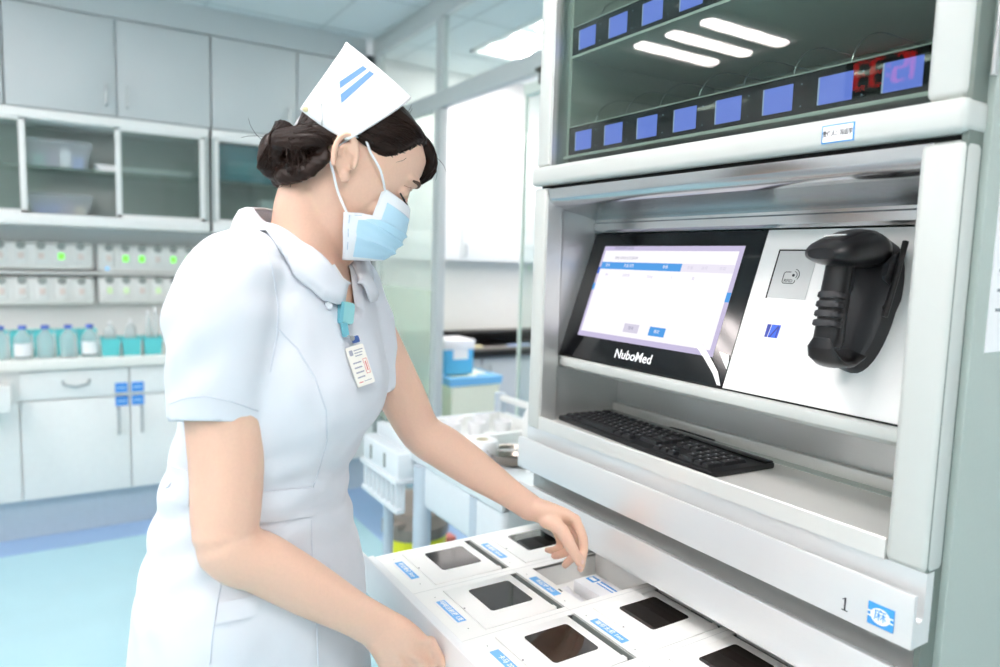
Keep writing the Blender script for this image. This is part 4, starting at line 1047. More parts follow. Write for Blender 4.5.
# head
B_.add(*loft([hring(u, f1, f0, w) for u, f1, f0, w in head]))
sweep(B_, [HP(.100, .036), HP(.110, .012), HP(.116, -.014), HP(.112, -.026)], [(.008, .007), (.009, .008), (.0125, .011), (.011, .008)], Lh, 14, 4)
for s_ in (-1, 1):
    ball(B_, HP(.113, -.022, s_*.010), .008); ball(B_, HP(.104, -.014, s_*.006), .013); ball(B_, HP(.101, .008, 0), .011)
    sweep(B_, [HP(.098, .046, s_*.012), HP(.099, .052, s_*.028), HP(.088, .048, s_*.048)], [.007, .0085, .006], Uh, 12, 4)     # brow ridge
    ball(B_, HP(.0915, .026, s_*.031), 0, [Fh*.013, Lh*.017, Uh*.0125])                                                       # closed upper lid over the eye
    ball(B_, HP(.078, -.022, s_*.038), 0, [Fh*.018, Lh*.022, Uh*.020])                                                       # cheek
    # ear: dish, rim and lobe
    ec = HP(-.004, .0, s_*.0735)
    eu = (Uh*.87-Fh*.49).normalized(); ef = Fh*.87+Uh*.49
    on = Lh*s_
    ball(B_, ec-on*.002, 0, [ef*.0145, eu*.026, on*.006])
    rim = [ec+ef*(.0165*cos(a)-.001)+eu*(.029*sin(a)+.002)+on*(.010+.008*(-cos(a)*.5+.5)) for a in [radians(-25+14*k) for k in range(18)]]
    sweep(B_, rim, [.0046]*len(rim), on, 10, 1)
    sweep(B_, [ec+ef*(.008*cos(a)-.002)+eu*(.018*sin(a)+.001)+on*.008 for a in [radians(20+20*k) for k in range(9)]], [.0028]*9, on, 8, 1)
    ball(B_, ec+ef*.004-eu*.026+on*.004, 0, [ef*.0085, eu*.010, on*.0055])
sweep(B_, [HP(.100, -.052, -.016), HP(.105, -.052, 0), HP(.100, -.052, .016)], [.005, .007, .005], Uh, 10, 4)                # lips
sweep(B_, [HP(.100, -.062, -.014), HP(.104, -.063, 0), HP(.100, -.062, .014)], [.005, .007, .005], Uh, 10, 4)
sweep(B_, [HP(.086, -.098, -.012), HP(.092, -.1, 0), HP(.086, -.098, .012)], [.012, .014, .012], Uh, 12, 4)                # chin
# arms
def arm(sh, el, wr, rr, ref):
    u1, u2 = sh.lerp(el, .35), sh.lerp(el, .72); f1, f2, f3 = el.lerp(wr, .22), el.lerp(wr, .5), el.lerp(wr, .8)
    sweep(B_, [sh, u1, u2, el, f1, f2, f3, wr], rr, ref, 22, 5)
arm(rsh, rel, rwr, [(.054, .054), (.052, .052), (.0465, .046), (.040, .041), (.0385, .041), (.036, .037), (.030, .027), (.030, .022)], ZV)
ball(B_, rel+(rel-rsh.lerp(rwr, .5)).normalized()*.012, .030)
arm(lsh, lel, lwr, [(.050, .050), (.047, .048), (.042, .043), (.0375, .039), (.0385, .040), (.0345, .035), (.0265, .025), (.0245, .022)], ZV)
# right hand on the drawer front
def finger(pts, rr): sweep(B_, [D(*p) for p in pts], rr, ZV, 12, 5)
kn = [(430, 643, 1.056), (423, 664, 1.046), (410, 679, 1.038), (395, 689, 1.032)]
kv = (D(*kn[0])-D(*kn[3])).normalized()
sweep(B_, [rwr, D(393, 640, 1.02), D(405, 655, 1.035), D(412, 665, 1.043)], [(.030, .022), (.036, .020), (.041, .015), (.039, .010)], kv, 20, 5)
for k in kn: ball(B_, D(*k), .0108)
ball(B_, D(430, 662, 1.064), .0105); ball(B_, D(434, 672, 1.075), .0085)
finger([(430, 643, 1.056), (438, 656, 1.066), (446, 671, 1.080), (450, 692, 1.100)], [.0100, .0086, .0080, .0068])
finger([(423, 664, 1.046), (432, 688, 1.075), (436, 708, 1.10), (435, 724, 1.105)], [.0104, .0092, .0084, .0070])
finger([(410, 679, 1.038), (420, 702, 1.075), (429, 720, 1.10), (427, 736, 1.105)], [.0115, .0096, .0086, .0070])
finger([(395, 689, 1.032), (405, 708, 1.065), (413, 724, 1.09), (411, 738, 1.10)], [.0105, .0086, .0076, .0062])
finger([(392, 636, 1.035), (408, 640, 1.07), (424, 648, 1.098), (437, 656, 1.112)], [.0145, .0125, .0105, .0085])
# tendons on the back of the hand
for k in kn[:3]: sweep(B_, [D(388, 638, 1.004), D((390+k[0])/2-1, (638+k[1])/2-1, (1.004+k[2]-.014)/2-.004), D(k[0]-3, k[1]-3, k[2]-.012)], [.0030, .0042, .0062], ZV, 8, 4)
# left hand pinching above the open compartment
kn2 = [(575, 520, 1.278), (572, 522, 1.300), (565, 525, 1.320), (556, 528, 1.336)]
kv2 = (D(*kn2[3])-D(*kn2[0])).normalized()
sweep(B_, [lwr, D(546, 513, 1.288), D(560, 518, 1.298), D(567, 522, 1.302)], [(.0245, .021), (.031, .020), (.037, .016), (.036, .012)], kv2, 20, 5)
for k in kn2: ball(B_, D(*k), .0115)
finger([(575, 520, 1.278), (583, 539, 1.272), (583, 555, 1.268), (580.5, 569, 1.268)], [.0108, .0095, .0085, .0066])
finger([(572, 522, 1.300), (578, 544, 1.304), (572, 557, 1.300), (565, 565, 1.296)], [.0110, .0095, .0086, .0070])
finger([(565, 525, 1.320), (570, 547, 1.326), (562, 554, 1.322), (554, 556, 1.318)], [.0106, .0090, .0082, .0068])
finger([(556, 528, 1.336), (561, 545, 1.344), (554, 550, 1.340), (547, 550, 1.336)], [.0096, .0080, .0072, .0060])
finger([(546, 520, 1.272), (561, 530, 1.254), (572, 549, 1.250), (581.5, 565, 1.258)], [.0150, .0130, .0108, .0078])
# legs and feet
hipz = D(258, 610, 1.09)
for s_ in (-1, 1):
    h0 = Vector((hipz.x, hipz.y, -.58))+Lf*(s_*.085); kx = Vector((hipz.x, hipz.y, -.93))+Lf*(s_*.085)+T*.01; ax_ = Vector((hipz.x, hipz.y, -1.29))+Lf*(s_*.085)-T*.03
    sweep(B_, [h0, h0.lerp(kx, .5), kx, kx.lerp(ax_, .3), ax_], [.085, .070, .054, .055, .036], T, 20, 5)
    sweep(B_, [ax_+ZV*-.01-T*.01, ax_+T*.06-ZV*.035, ax_+T*.14-ZV*.055], [(.036, .036), (.038, .030), (.034, .018)], Lf, 16, 4)
body = remesh(B_, .0033, 4)
bt_body = bvh(body)
# soft knuckle creases are left to the skin bump
m_skin = mat('warm_skin', 'e9c1aa', .48, bump=.12, scale=260, var=.045, sss=.12, spec=.4)
nt = m_skin.node_tree; bs = nt.nodes['Principled BSDF']
skin = body.build('body', m_skin, nurse, ang=3.2, weld=False, recalc=False)

# ---------------- dress
Dm = MB()
Dm.add(*loft([tring(x, y, w, a, bb, 0, 44, dT) for x, y, w, a, bb, dT in dress_sec]))
bmesh.ops.recalc_face_normals(Dm.bm, faces=Dm.bm.faces); torso_tree = BVHTree.FromBMesh(Dm.bm)
r_hem = D(213, 425, .905); l_hem = D(379, 392, 1.245)
r_dir = (r_hem-rsh).normalized(); l_dir = (l_hem-lsh).normalized()
sweep(Dm, [D(262, 268, .99), D(236, 278, .945), D(220, 312, .915), D(217, 360, .908), r_hem], [(.055, .052), (.066, .064), (.069, .070), (.062, .064), (.0545, .057)], Lf, 30, 6, cap1=False)
sweep(Dm, [D(320, 268, 1.12), D(341, 285, 1.18), D(356, 320, 1.215), D(368, 355, 1.235), l_hem], [(.05, .05), (.062, .062), (.064, .064), (.060, .060), (.0555, .0555)], Lf, 30, 6, cap1=False)
dr = remesh(Dm, .0062, 14)
# fold relief
for v in dr.bm.verts:
    p = v.co; n_ = v.normal
    q = Vector((p.dot(T)*9, p.dot(Lf)*9, p.z*3.2))
    amp = .0055
    d_ = noise.noise(q*1.2)*amp+noise.noise(q*2.7+Vector((3, 1, 7)))*amp*.5+noise.noise(Vector((q.x*3+q.z*6, q.y*3-q.z*3, q.z*2)))*.0022
    # drag folds from the armpits and around the waist
    wz = math.exp(-((p.z+.36)/.09)**2)
    d_ += wz*.0028*sin(p.z*120+8*noise.noise(Vector((p.x*6, p.y*6, 0))))
    for s0, s1 in ((rsh, r_hem), (lsh, l_hem)):
        ax_ = (s1-s0).normalized(); al = (p-s0).dot(ax_); rd = (p-s0-ax_*al).length
        if rd < .095 and -.05 < al < .17:
            m_ = max(0, noise.noise(Vector((p.x*11, p.y*11, p.z*7+5))))*min(1, (.17-al)/.05)
            d_ += .0042*m_*sin(al*85+(p-s0).dot(T)*60)
    sk = min(1, max(0, (-.45-p.z)/.3))
    ang_ = atan2((p-Vector((hipz.x, hipz.y, 0))).dot(Lf), (p-Vector((hipz.x, hipz.y, 0))).dot(T))
    d_ += sk*.005*sin(ang_*9+1.5*noise.noise(Vector((p.z*4, ang_, 2))))
    v.co = p+n_*d_
bm = dr.bm
# open the sleeves, the hem and the neck
for hem, dv in ((r_hem, r_dir), (l_hem, l_dir)):
    cut = hem-dv*.004
    near = [f for f in bm.faces if (f.calc_center_median()-hem).length < .085 and abs((f.calc_center_median()-cut).dot(dv)) < .03]
    vs = {v for f in near for v in f.verts}; es = {e for f in near for e in f.edges}
    bmesh.ops.bisect_plane(bm, geom=list(vs)+list(es)+near, plane_co=cut, plane_no=dv)
    bm.normal_update()
    dead = []
    for f in bm.faces:
        c = f.calc_center_median()
        if (c-hem).length < .09 and (c-cut).dot(dv) > 1e-5:
            h = torso_tree.find_nearest(c)
            if h[3] > .0065 and (h[0]-c).dot(h[1]) < 0: dead.append(f)
    bmesh.ops.delete(bm, geom=dead, context='FACES')
lowz = D(255, 850, 1.09).z
bmesh.ops.bisect_plane(bm, geom=list(bm.verts)+list(bm.edges)+list(bm.faces), plane_co=(0, 0, lowz), plane_no=(0, 0, -1), clear_outer=True)
# collar line round the neck (forward, left, height offsets from the neck axis)
NK = D(300, 240, 1.066)
neckline = [(0, -.064, 0, .045), (40, -.052, .042, .042), (75, -.022, .064, .026), (105, .012, .068, .004), (130, .042, .060, -.018), (152, .070, .042, -.042), (168, .088, .022, -.058), (180, .094, .004, -.066)]
def nl(a):
    s_ = 1 if a >= 0 else -1; a = abs(a)
    for (a0, t0, l0, z0), (a1, t1, l1, z1) in zip(neckline, neckline[1:]):
        if a0 <= a <= a1:
            k = (a-a0)/(a1-a0); k = k*k*(3-2*k)*.35+k*.65
            return t0+(t1-t0)*k, (l0+(l1-l0)*k)*s_, z0+(z1-z0)*k
poly = [nl(a)[:2] for a in range(-180, 180, 6)]
def inside(px, py):
    c = False; j = len(poly)-1
    for i in range(len(poly)):
        (xi, yi), (xj, yj) = poly[i], poly[j]
        if (yi > py) != (yj > py) and px < (xj-xi)*(py-yi)/(yj-yi)+xi: c = not c
        j = i
    return c
dead = []
for f in bm.faces:
    c = f.calc_center_median()
    if c.z > -.085 and (c-NK).length < .2 and inside((c-NK).dot(T)*.93, (c-NK).dot(Lf)*.93): dead.append(f)
bmesh.ops.delete(bm, geom=dead, context='FACES')
# draw the cut edge onto the neckline itself
P2 = [(nl(a/4)[0]*.93, nl(a/4)[1]*.93) for a in range(-720, 720)]
for v in {v for e in bm.edges if len(e.link_faces) == 1 for v in e.verts}:
    r = v.co-NK
    if r.length < .2 and v.co.z > -.095:
        x, y = r.dot(T), r.dot(Lf)
        q = min(P2, key=lambda p: (p[0]-x)**2+(p[1]-y)**2)
        if math.dist(q, (x, y)) < .014: v.co = v.co+T*(q[0]-x)+Lf*(q[1]-y)
bm.normal_update()
bt_dress = BVHTree.FromBMesh(bm)
m_cloth = mat('white_uniform_cotton', 'e0e4eb', .75, bump=.10, scale=900, var=.01, sheen=.1)
dress = dr.build('uniform_dress', m_cloth, nurse, ang=3.2, weld=False, recalc=False)
md = dress.modifiers.new('thickness', 'SOLIDIFY'); md.thickness = .0022; md.offset = -1
def hit(x, y, trees, off=.0):
    """where the sight line through a photo point meets the figure, lifted off the cloth"""
    d = ray(x, y).normalized(); best = None
    for t_ in trees:
        h = t_.ray_cast(Vector((0, 0, 0)), d)
        if h[0] is not None and (best is None or h[3] < best[3]): best = h
    if best is None: return None
    n_ = best[1] if best[1].dot(d) < 0 else -best[1]
    return best[0]+n_*off, n_
def lay(name, top, bot, nx, ny, trees, off, thick, m, parent, mats=None):
    """a strip of cloth laid on the figure between two photo polylines"""
    def along(P, t):
        Ls = [0]
        for a, c in zip(P, P[1:]): Ls.append(Ls[-1]+math.dist(a, c))
        d = t*Ls[-1]
        for i in range(len(P)-1):
            if d <= Ls[i+1]+1e-9:
                k = (d-Ls[i])/max(1e-9, Ls[i+1]-Ls[i]); return (P[i][0]+(P[i+1][0]-P[i][0])*k, P[i][1]+(P[i+1][1]-P[i][1])*k)
        return P[-1]
    g = []
    for i in range(nx+1):
        a, c = along(top, i/nx), along(bot, i/nx)
        for j in range(ny+1):
            h = hit(a[0]+(c[0]-a[0])*j/ny, a[1]+(c[1]-a[1])*j/ny, trees, off)
            g.append(h)
    last = next((h for h in g if h), None)
    if last is None: print('LAY MISS', name); return None
    for i, h in enumerate(g):
        if h is None: g[i] = last
        else: last = h
    mb = MB(); N = ny+1; k = len(g)
    A = [h[0] for h in g]; Bt = [h[0]-h[1]*thick for h in g]
    fs = []
    for i in range(nx):
        for j in range(ny):
            q = (i*N+j, (i+1)*N+j, (i+1)*N+j+1, i*N+j+1); fs.append(q); fs.append(tuple(k+t for t in q[::-1]))
    edge = [i*N for i in range(nx+1)]+[nx*N+j for j in range(1, N)]+[i*N+ny for i in range(nx-1, -1, -1)]+[j for j in range(ny-1, 0, -1)]
    for a, c in zip(edge, edge[1:]+edge[:1]): fs.append((a, c, c+k, a+k))
    mb.add(A+Bt, fs)
    return mb.build(name, m, parent, ang=1.0)
def seam(name, pts, r, m, parent, trees, off=.0005):
    P = []
    for a, c in zip(pts, pts[1:]):
        for k in range(6): P.append((a[0]+(c[0]-a[0])*k/6, a[1]+(c[1]-a[1])*k/6))
    P.append(pts[-1]); Q = [hit(x, y, trees, off) for x, y in P]; Q = [q[0] for q in Q if q]
    if len(Q) > 2:
        mb = MB(); mb.tube(Q, r, 6); return mb.build(name, m, parent, ang=3)
# collar: one turned-over strip
NA = 72; NB = 5
cv_ = []
for i in range(NA+1):
    a = -176+352*i/NA
    t0, l0, z0 = nl(a)
    base = NK+T*t0+Lf*l0+ZV*z0
    rad = Vector((T*t0+Lf*l0)); 
    rad = (T*t0+Lf*l0-T*.012); rad.normalize()
    front = max(0, (abs(a)-120)/60)
    if front > 0: rad = (rad*(1-front)+Lf*(1 if a > 0 else -1)*front*.95+T*front*.10).normalized()
    wdt = .052 if abs(a) < 150 else .052-.018*((abs(a)-150)/26)
    for j in range(NB+1):
        k = j/NB
        p = base+rad*(wdt*k*.86)-ZV*(wdt*(.20*k+.62*k*k))+ZV*.006*sin(pi*k)
        near = bt_dress.find_nearest(p)
        if near[0] is not None and j > 0:
            n_ = near[1]
            dd = (p-near[0]).dot(n_)
            tgt = .0045+.006*(1-k)
            if dd < tgt: p = p+n_*(tgt-dd)
            elif k > .5 and dd > .012: p = p-n_*(dd-.012)*(k-.5)*1.6
        cv_.append(p)
mb = MB(); N = NB+1
mb.add(cv_, [(i*N+j, (i+1)*N+j, (i+1)*N+j+1, i*N+j+1) for i in range(NA) for j in range(NB)])
col_ = mb.build('collar', m_cloth, dress, ang=3.2)
md = col_.modifiers.new('thickness', 'SOLIDIFY'); md.thickness = .003; md.offset = 1
# ---------------- hair
m_hair = mat('dark_brown_hair', '20120c', .42, bump=.35, scale=120, stretch=(1, 1, 1), var=.3, spec=.25)
FHL = [(-.20, -1), (-.088, -.075), (-.075, -.045), (-.055, -.034), (-.03, -.033), (0, -.033), (.020, -.031), (.031, -.018), (.037, .020), (.045, .038), (.06, .050), (.075, .057), (.090, .062), (.102, .072), (.110, .095), (.125, .3)]
def fh(u):
    for (a, fa), (c, fc) in zip(FHL, FHL[1:]):
        if a <= u <= c: return fa+(fc-fa)*(u-a)/(c-a)
    return .3
Hm = MB()
hh = []
for (u0, *a), (u1, *c) in zip(head, head[1:]):
    for k in range(5):
        t = k/5; hh.append((u0+(u1-u0)*t, *[p+(q-p)*t for p, q in zip(a, c)]))
hh.append(head[-1])
rings = []
for u, f1, f0, w in hh:
    base = hring(u, f1, f0, w, 0, 96); ring = []
    for p in base:
        r = p-HC; f, l = r.dot(Fh), r.dot(Lh)
        lim = fh(u)
        if l > 0 and u > .062: lim += min(1, l/.012)*.08
        if u < .03 and f > -.03 and l < 0: pass
        d_ = max(0, min(1, (lim-f+.003)/.011)); d_ = d_*d_*(3-2*d_)
        o = -.007+(.0155+.003*noise.noise(p*35))*d_
        n_ = (Fh*((f-(f1+f0)/2)/max(.02, (f1-f0)/2)**2)+Lh*(l/max(.02, w)**2)).normalized()
        n_ = (n_*max(.1, 1-abs(u/.13)**3)+Uh*(u/.13)**3*.9).normalized() if u > 0 else n_
        ring.append(p+n_*o)
    rings.append(ring)
Hm.add(*loft(rings))
def lock(pts, rr, ref=None): sweep(Hm, [HP(*p) for p in pts], rr, ref or Lh, 14, 6)
lock([(.046, .108, .002), (.072, .112, .006), (.096, .104, .014), (.108, .088, .024), (.106, .066, .034)], [(.018, .008), (.024, .012), (.023, .013), (.018, .011), (.008, .006)], Lh)
lock([(.046, .104, .030), (.066, .106, .034), (.090, .094, .040), (.096, .070, .048), (.088, .040, .056)], [(.016, .008), (.020, .010), (.020, .012), (.014, .010), (.006, .005)], Lh)
lock([(.056, .098, -.024), (.062, .092, -.042), (.054, .072, -.058), (.034, .050, -.070), (.006, .040, -.074)], [(.010, .006), (.016, .006), (.016, .006), (.012, .005), (.008, .004)], Uh)
lock([(-.030, .020, -.076), (-.050, .000, -.070), (-.064, -.014, -.058), (-.086, -.034, -.03)], [(.012, .006), (.018, .010), (.022, .011), (.018, .014)], Uh)
for s_ in (-1, 1): lock([(-.026, -.014, s_*.074), (-.034, -.044, s_*.062), (-.050, -.064, s_*.036), (-.058, -.064, 0)], [(.016, .008), (.020, .011), (.020, .013), (.018, .014)], Uh)
lock([(-.02, .03, .074), (-.055, .0, .068), (-.092, -.030, .03)], [(.024, .01), (.026, .012), (.018, .014)], Uh)
# bun: a coil with a twisted heart
bc = HP(-.083, -.043, 0); bx_ = (Fh*-.93-Uh*.36).normalized(); by_ = Lh; bz_ = bx_.cross(by_)
coil = [bc+bx_*(-.004+.004*k/26)+by_*(.022*cos(2*pi*k/20))+bz_*(.029*sin(2*pi*k/20)) for k in range(27)]
sweep(Hm, coil, [.0125+.004*sin(k*.5)**2 for k in range(27)], bx_, 14, 2)
ball(Hm, bc-bx_*.004, 0, [bx_*.020, by_*.028, bz_*.034]); ball(Hm, bc+bx_*.012, 0, [bx_*.013, by_*.017, bz_*.021])
sweep(Hm, [bc+bz_*.02-bx_*.02, bc+bz_*.034-bx_*.008+by_*-.008, bc+bz_*.024+bx_*.010-by_*.016, bc+bx_*.016-by_*.012], [.011, .013, .012, .008], by_, 12, 4)
sweep(Hm, [HP(-.055, -.034), bc-bx_*.012], [(.040, .036), (.026, .028)], Lh, 16, 4)
hair = remesh(Hm, .0030, 3)
for v in hair.bm.verts:          # combed ridges running to the bun
    p = v.co; r = p-bc; d0 = r.length
    a = atan2(r.dot(by_), r.dot(bz_)); 
    q = noise.noise(Vector((a*16, d0*7, r.dot(bx_)*9)))+.6*noise.noise(Vector((a*42, d0*10, r.dot(bx_)*20)))
    v.co = p+v.normal*(q*.0017)
hair.bm.normal_update()
bt_hair = bvh(hair)
sb = MB()
def strand(pts, r, lift):
    Q = []
    for p in pts:
        h = bt_hair.find_nearest(p)
        Q.append(h[0]+h[1]*lift if h[0] else p)
    sb.tube(Q, r, 4)
rnd = random.Random(11)
for i in range(420):
    side = -1 if rnd.random() < .78 else 1
    u = rnd.uniform(-.07, .112); f = min(fh(u), .09)-rnd.uniform(0, .05)*(rnd.random())
    l = side*rnd.uniform(.03, .085)
    s0 = HP(f, u, l); e0 = bc+by_*rnd.uniform(-.02, .02)+bz_*rnd.uniform(-.03, .03)-bx_*.01
    mid = HP(f*.45-.035, u*.75+.004, side*.085)
    pts = [((1-t)**2)*s0+2*t*(1-t)*mid+t*t*e0 for t in [k/9 for k in range(10)]]
    strand(pts, rnd.uniform(.0004, .0008), rnd.uniform(.0003, .0016))
for i in range(90):              # the swept fringe
    l = rnd.uniform(-.01, .05); k_ = rnd.uniform(-.5, .5)
    pts = [HP(.044+.01*k_, .118, l*.6), HP(.066, .122+.004*k_, l), HP(.096, .108, l+.008), HP(.110, .086, l+.014), HP(.108+.004*k_, .064+.012*rnd.random(), l+.02)]
    strand(catmull(pts, 3), rnd.uniform(.0004, .0008), rnd.uniform(.0004, .003))
for i in range(80):              # bun
    ph = rnd.uniform(0, 2*pi); n_ = rnd.randint(8, 14); k0 = rnd.uniform(-.012, .012)
    strand([bc+bx_*(.01+k0)+by_*((.030+k0*.4)*cos(ph+.22*j))+bz_*((.038+k0*.4)*sin(ph+.22*j)) for j in range(n_)], rnd.uniform(.0004, .0008), rnd.uniform(.0003, .0018))
for i in range(16):              # flyaway hairs
    p = [HP(.09, .118, .01), HP(.02, .13, .0), bc+bx_*.02, HP(-.05, -.07, -.03), HP(.05, .10, -.05)][i % 5]+Vector((rnd.uniform(-1, 1), rnd.uniform(-1, 1), rnd.uniform(-1, 1)))*.022
    h = bt_hair.find_nearest(p); q = h[0]; n_ = h[1]; tg = n_.cross(Vector((rnd.uniform(-1, 1), rnd.uniform(-1, 1), rnd.uniform(-1, 1)))).normalized()
    sb.tube([q-n_*.002, q+n_*.004+tg*.012, q+n_*.007+tg*.024, q+n_*.006+tg*.036], [.0004, .0004, .0003, .0002], 4)
for i in range(0):              # baby hairs at the temple
    if True: a = HP(.045, .055+rnd.uniform(-.02, .03), -.071); b_ = a+Fh*rnd.uniform(.01, .02)-Uh*rnd.uniform(.004, .014)+Lh*.004
    else: a = HP(-.045+rnd.uniform(-.02, .012), -.062, -.045); b_ = a-Uh*rnd.uniform(.015, .03)+Fh*rnd.uniform(-.01, .006)
    Q = []
    for t in (0, .35, .7, 1):
        p = a.lerp(b_, t); h = bt_body.find_nearest(p); Q.append(h[0]+h[1]*.0008)
    sb.tube(Q, [.0005, .0005, .0004, .0002], 4)
hair.merge(sb.bm)
hair_o = hair.build('hair', m_hair, nurse, ang=3.2, weld=False, recalc=False)

# ---------------- face details
m_brow = mat('brow_brown', '5a4236', .7); m_lash = mat('lash_black', '1d1513', .6); m_lip = mat('lip_rose', 'c98478', .5)
for s_ in (-1, 1):
    mb = MB()
    P = catmull([HP(.093, .047, s_*.050), HP(.104, .052, s_*.034), HP(.108, .047, s_*.016)], 6)
    Q = []
    for p in P:
        h = bt_body.find_nearest(p); Q.append(h[0]+h[1]*.0004)
    mb.tube(Q, [.0012+.0018*sin(pi*min(1, (k+1)/len(Q))) for k in range(len(Q))], 8); mb.build('eyebrow', m_brow, nurse)
    mb = MB()
    P = catmull([HP(.090, .020, s_*.047), HP(.103, .0175, s_*.038), HP(.108, .017, s_*.028), HP(.105, .020, s_*.018)], 5)
    Q = []
    for p in P:
        h = bt_body.find_nearest(p); Q.append(h[0]+h[1]*.0006)
    mb.tube(Q, .0013, 6)
    for k in range(1, len(Q)-1): mb.tube([Q[k], Q[k]+Fh*.005-Uh*.003, Q[k]+Fh*.009-Uh*.002], [.0006, .0005, .0002], 4)
    mb.build('eyelash', m_lash, nurse)
    mb = MB()
    P = catmull([HP(.088, .033, s_*.048), HP(.101, .040, s_*.034), HP(.104, .036, s_*.018)], 5)
    Q = []
    for p in P:
        h = bt_body.find_nearest(p); Q.append(h[0]-h[1]*.0002)
    mb.tube(Q, .0007, 6); mb.build('eyelid_crease', mat('skin_crease', 'b98570', .6) if 'skin_crease' not in MATS else MATS['skin_crease'], nurse)

# ---------------- face mask
m_mask = mat('blue_mask_fabric', 'c0e4f7', .8, bump=.15, scale=700, var=.02); m_maskw = mat('white_mask_edge', 'f2f6fb', .8, bump=.1, scale=700)
MR = [(.0085, .064, .056, .016, .122), (-.012, .070, .062, .000, .132), (-.036, .077, .067, -.018, .140), (-.046, .060, .072, -.028, .143), (-.060, .042, .075, -.038, .144), (-.080, .057, .070, -.050, .144), (-.098, .073, .062, -.062, .142), (-.113, .085, .052, -.073, .136)]
NR, NC = 42, 56
def mrow(t):
    k = t*(len(MR)-1); i = min(int(k), len(MR)-2); k -= i
    return [a+(c-a)*k for a, c in zip(MR[i], MR[i+1])]
mg = []; mi = []
for i in range(NR+1):
    us, fs, ls, uf, ff = mrow(i/NR)
    pl = [0, 0]
    t = i/NR
    pleat = 0
    for p0 in (.30, .50, .70):
        d_ = t-p0
        if 0 <= d_ < .10: pleat = max(pleat, .0038*(1-d_/.10))
    for j in range(NC+1):
        p = -1+2*j/NC; a = p*pi/2
        cf = max(0, cos(a))**.85; sl = abs(sin(a))**.80*(1 if a > 0 else -1)
        f = fs+(ff-fs)*cf; l = ls*sl; u = us+(uf-us)*cf
        wr_ = .0012*noise.noise(Vector((p*5, t*9, 3)))
        v = HP(f, u, l)
        nn = (Fh*(cf+.25)+Lh*sl*.9).normalized()
        mg.append(v+nn*(pleat*min(1, (1-abs(p))*7)+wr_))
mb = MB(); N = NC+1
for v in mg: mb.bm.verts.new(v)
mb.bm.verts.ensure_lookup_table()
for i in range(NR):
    for j in range(NC):
        f = mb.bm.faces.new([mb.bm.verts[q] for q in (i*N+j, i*N+j+1, (i+1)*N+j+1, (i+1)*N+j)])
        f.material_index = 1 if (i < 5 or i > NR-3 or j < 3 or j >= NC-3) else 0
mask = mb.build('face_mask', [m_mask, m_maskw], nurse, ang=1.2)
md = mask.modifiers.new('thickness', 'SOLIDIFY'); md.thickness = .0014; md.offset = 0
def mp(i, j): return mg[i*N+j]
for s_, j in ((-1, 1), (1, NC-1)):
    mb = MB()
    mb.tube(catmull([mp(1, j), HP(.045, .020, s_*.0775), HP(.018, .030, s_*.0800), HP(.002, .038, s_*.0790), HP(-.014, .030, s_*.0760), HP(-.020, .0, s_*.0745)], 5), .0019, 8)
    mb.tube(catmull([mp(25, j), HP(.020, -.044, s_*.0745), HP(-.001, -.028, s_*.0755), HP(-.016, -.016, s_*.0750), HP(-.020, .0, s_*.0745)], 5), .0019, 8)
    mb.build('ear_loop', m_maskw, mask)
mb = MB()
for k in range(4):
    mb.tube([mp(i, j_)-Lh*.0012 for i, j_ in ((19+k*5, 1), (22+k*5, 1))], .0006, 5)
mb.tube([mg[5*N+j]+Fh*.0012 for j in range(3, NC-2)], .0006, 5)
mb.build('stitch_line', mat('pale_blue_stitch', 'c3d3e4', .8), mask)

# ---------------- nurse cap
m_cap_ = mat('white_starched_cotton', 'f6f7f9', .7, bump=.08, scale=900, var=.01); m_stripe = mat('blue_cap_stripe', '6f9ae6', .7, bump=.08, scale=900)
NS, NT = 26, 40
cg = []
for i in range(NS+1):
    s_ = i/NS
    fR = .014+(-.106-.014)*s_; uR = .149+.002*sin(pi*s_)-.004*s_
    fE = -.016+(-.090+.016)*s_; uE = .016-.006*s_+.010*(s_-.5)**2; wE = .090+(.066-.090)*s_
    for j in range(NT+1):
        t = -1+2*j/NT; a = abs(t); sg_ = 1 if t >= 0 else -1
        l = wE*sin(a*pi/2)**.78*sg_; u = uE+(uR-uE)*cos(a*pi/2)**1.02
        f = fR+(fE-fR)*a**1.15+.010*sin(pi*a)*(1-s_)
        cg.append(HP(f, u, l))
mb = MB(); N2 = NT+1
mb.add(cg, [(i*N2+j, i*N2+j+1, (i+1)*N2+j+1, (i+1)*N2+j) for i in range(NS) for j in range(NT)])
bmesh.ops.recalc_face_normals(mb.bm, faces=mb.bm.faces)
bt_cap = BVHTree.FromBMesh(mb.bm)
cap_ = mb.build('nurse_cap', m_cap_, nurse, ang=1.0)
md = cap_.modifiers.new('thickness', 'SOLIDIFY'); md.thickness = .0022; md.offset = 0
lay('cap_stripe', [(338.2, 83), (362.5, 66.5)], [(339, 89.5), (366.5, 69.5)], 14, 3, [bt_cap], .0016, .0012, m_stripe, cap_)
lay('cap_stripe', [(339.3, 96), (369.3, 71.5)], [(340.5, 104.5), (373.5, 74.5)], 14, 3, [bt_cap], .0016, .0012, m_stripe, cap_)
seam('cap_fold', [(338.5, 64), (339, 82), (340.5, 100), (343, 120), (345, 140)], .0008, m_cap_, cap_, [bt_cap], .0012)
seam('hair_pin', [(321.5, 104), (322, 122), (322.6, 142)], .0011, m_steel, cap_, [bt_cap], .0020)
q = HP(-.083, .018, -.066)
h = bt_cap.find_nearest(q); mb = MB(); ball(mb, h[0]+(h[0]-HP(-.05, .05, 0)).normalized()*.003, .0040); mb.build('pearl_pin', mat('cream_pearl', 'f0e3b4', .25), cap_)

